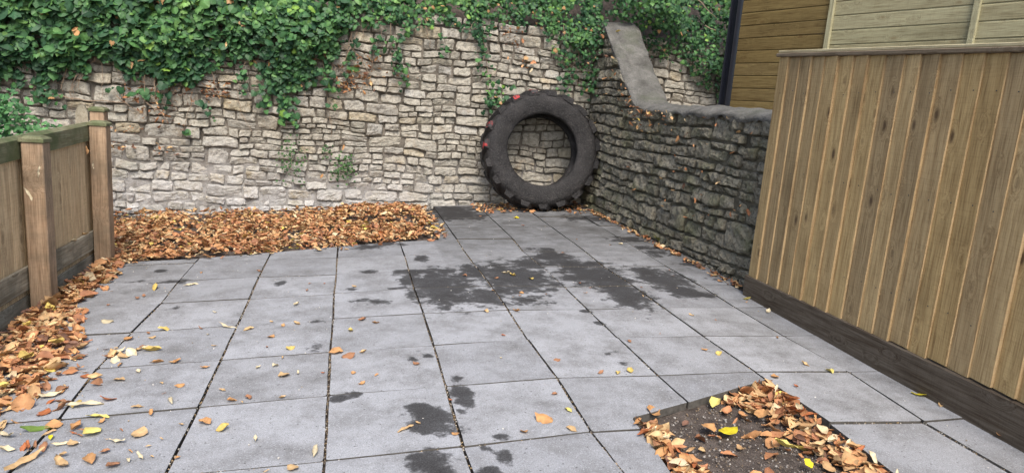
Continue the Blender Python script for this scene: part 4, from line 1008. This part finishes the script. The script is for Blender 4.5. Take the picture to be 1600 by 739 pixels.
# ------------------------------------------------------------------ weeds, shrub
def tuft(name, loc, label, n, size, cols, up=(0, 0, 1), spread=.8, leafy=True, cat='weed'):
    root = empty(name, loc); tag(root, label, cat)
    V, F, C = [], [], []; k_ = 0; up = Vector(up)
    Rn = random.Random(int(loc[0]*1000+loc[2]*77))
    if leafy:
        pos = np.array([[Rn.gauss(0, size*.45), Rn.uniform(-.09, -.02), Rn.gauss(0, size*.62)] for _ in range(n)]); m = n
        Vv, Ff, Cc = batch(IVT, RG.integers(0, 8, m), ivy_frames(m), RG.uniform(.018, .034, m), pos, np.array(cols)[RG.integers(0, len(cols), m)]*RG.uniform(.8, 1.2, (m, 1)))
        tag(link('foliage', mesh_np('foliage', Vv, Ff, Cc), M['ivy'], root), kind='stuff')
        tube('stem', [(0, .02, size*.5), (.01, -.03, 0), (0, -.04, -size*.7)], .003, M['stem'], root, 4)
    else:
        for q in range(n):
            a = Rn.uniform(0, 6.28); d = Vector((math.cos(a)*spread, math.sin(a)*spread, 1)).normalized(); s = d.cross(Vector((0, 0, 1))).normalized()*.006; L = size*Rn.uniform(.6, 1.1)
            P = [Vector((0, 0, 0)), d*L*.55, d*L+Vector((0, 0, -L*.3))]; b0 = len(V)
            V += [P[0]-s, P[0]+s, P[1]-s, P[1]+s, P[2]]; F += [(b0, b0+1, b0+3), (b0, b0+3, b0+2), (b0+2, b0+3, b0+4)]; C += [cols[Rn.randrange(len(cols))]]*5
        link('blades', mesh_np('blades', V, F, np.array(C)), M['ivy'], root)
    return root
gcol = [(.045, .105, .035), (.07, .15, .045), (.035, .08, .03)]
for (u_, v_, n_, s_, lb) in ((455, 248, 110, .20, 'left of two small green weeds growing from the pale wall'), (538, 262, 130, .17, 'right of two small green weeds growing from the pale wall, under an orange leaf'), (512, 235, 24, .08, 'tiny green sprig on the pale wall above the two weeds'), (930, 178, 40, .12, 'small sprig where the tyre meets the corner of the walls')):
    p = onY(u_, v_, BY-.02); tuft('wall_weed', (p.x, BY-.02, p.z), lb, n_, s_, gcol)
p = G(1032, 378); tuft('grass_tuft', (p.x-.02, p.y, gz(p.x, p.y)), 'pale yellow-green grass tuft at the foot of the dark mossy wall', 46, .13, [(.24, .25, .08), (.36, .30, .13), (.15, .20, .05)], leafy=False, cat='grass')
for (u_, v_, c, s_, lb) in ((536, 230, 'orange', .085, 'orange leaf caught on the pale wall above the right weed'), (503, 275, 'orange', .07, 'orange leaf stuck low on the pale wall'), (580, 130, 'tan', .09, 'tan leaf caught in the bare ivy stems'), (117, 46, 'orange', .085, 'upper orange leaf caught in the ivy at the left'), (119, 51, 'orange', .09, 'lower orange leaf caught in the ivy at the left'), (830, 110, 'cream', .08, 'cream curled leaf hanging on the wall above the tyre'), (353, 70, 'tan', .08, 'tan leaf caught in the ivy over the pale wall')):
    p = onY(u_, v_, BY-(.27 if v_ < 90 else .06)); o = leaf(p.x, p.y, c, s_, lb, z=p.z); o.rotation_euler = (R(80), random.uniform(-1, 1), random.uniform(-.5, .5))
for (u_, v_, x_, c, s_, kd, lb) in ((57, 268, -.095, 'cream', .09, 'strip', 'cream sliver clinging to the front post of the low fence'), (41, 303, -.15, 'cream', .10, 'strip', 'thin cream leaf caught at the left of the front fence post'), (133, 235, -.225, 'orange', .08, 'oval', 'orange leaf caught under the mossy rail beside the second post'), (143, 258, -.20, 'cream', .07, 'strip', 'cream leaf stuck on the second post of the low fence'), (118, 376, -.235, 'cream', .10, 'oval', 'cream leaf lying on the lower rail of the low fence'), (135, 362, -.235, 'tan', .08, 'oval', 'tan leaf lying on the lower rail against the second post')):
    p = onX(u_, v_, x_)
    if v_ > 350: o = leaf(x_-.012, p.y, c, s_, lb, kind=kd, z=.098)
    else:
        o = leaf(p.x+.008, p.y, c, s_, lb, kind=kd, z=p.z); o.rotation_euler = (R(75), random.uniform(-.6, .6), R(70))
# pale-leaved shrub behind the low fence
sh = empty('shrub', (-1.30, 4.2, -.3)); tag(sh, 'small bright green shrub behind the low fence at the left edge', 'shrub')
pos = []; 
while len(pos) < 3400:
    p = Vector((random.gauss(-.05, .36), random.gauss(0, .25), random.uniform(.3, 1.75)))
    if p.z > 1.50-.75*max(0, p.x+.02)+.1*fb(p.x*5, p.z*5): continue
    if abs(p.x) > .62: continue
    pos.append(p)
m = len(pos); V_, F_, C_ = batch(IVT, RG.choice([0, 3, 6], m), rotz(RG.uniform(-1.2, 1.2, m)) @ ivy_frames(m, -.5), RG.uniform(.03, .055, m), np.array(pos), np.array([(.06, .16, .055), (.085, .21, .07), (.045, .12, .045)])[RG.integers(0, 3, m)]*RG.uniform(.8, 1.25, (m, 1)))
tag(link('crown', mesh_np('crown', V_, F_, C_), M['ivy'], sh), kind='stuff')
for q in range(6): tube('stem', [(random.gauss(0, .05), 0, -.1), (random.gauss(0, .15), random.gauss(0, .1), .6), (random.gauss(0, .3), random.gauss(0, .2), 1.1)], .008, M['stem'], sh, 5)

# ------------------------------------------------------------------ unseen canopy added to shade the back, implied by the fallen leaves
tr = empty('unseen_tree', (4.9, 8.3, 3.6)); tag(tr, 'broad unseen canopy added on the bank behind the back wall to shade the yard', 'unseen_tree')
tube('trunk', [(0, 0, -1.2), (.05, -.05, .6), (-.05, -.12, 2.0), (.1, -.3, 3.6)], lambda t: .26-.13*t, M['stem'], tr, 10)
tips = []
for q in range(16):
    a = random.uniform(0, 6.28); L = random.uniform(1.8, 3.4); z0 = random.uniform(.9, 3.4)
    e = Vector((math.cos(a)*L*1.1, math.sin(a)*L-.9, z0+random.uniform(.3, 1.5)))
    tube('limb', [(0, -.12, z0), (e.x*.45, e.y*.4, z0+.5), tuple(e)], lambda t: .07*(1-.8*t), M['stem'], tr, 6)
    tips += [Vector((0, -.12, z0)).lerp(e, t) for t in (.45, .7, .9, 1.0)]
pos = []
for q in range(9000):
    c0 = random.choice(tips); pos.append((c0.x+random.gauss(0, .42), c0.y+random.gauss(0, .42), c0.z+random.gauss(0, .34)))
pos = np.array(pos); m = len(pos)
V_, F_, C_ = batch(IVT, RG.integers(0, 8, m), rotz(RG.uniform(0, 6.28, m)) @ rotx(RG.normal(.3, .5, m)), RG.uniform(.09, .15, m), pos, np.array([(.06, .13, .03), (.09, .16, .035), (.14, .17, .04)])[RG.integers(0, 3, m)])
tag(link('crown', mesh_np('crown', V_, F_, C_), M['ivy'], tr), kind='stuff')
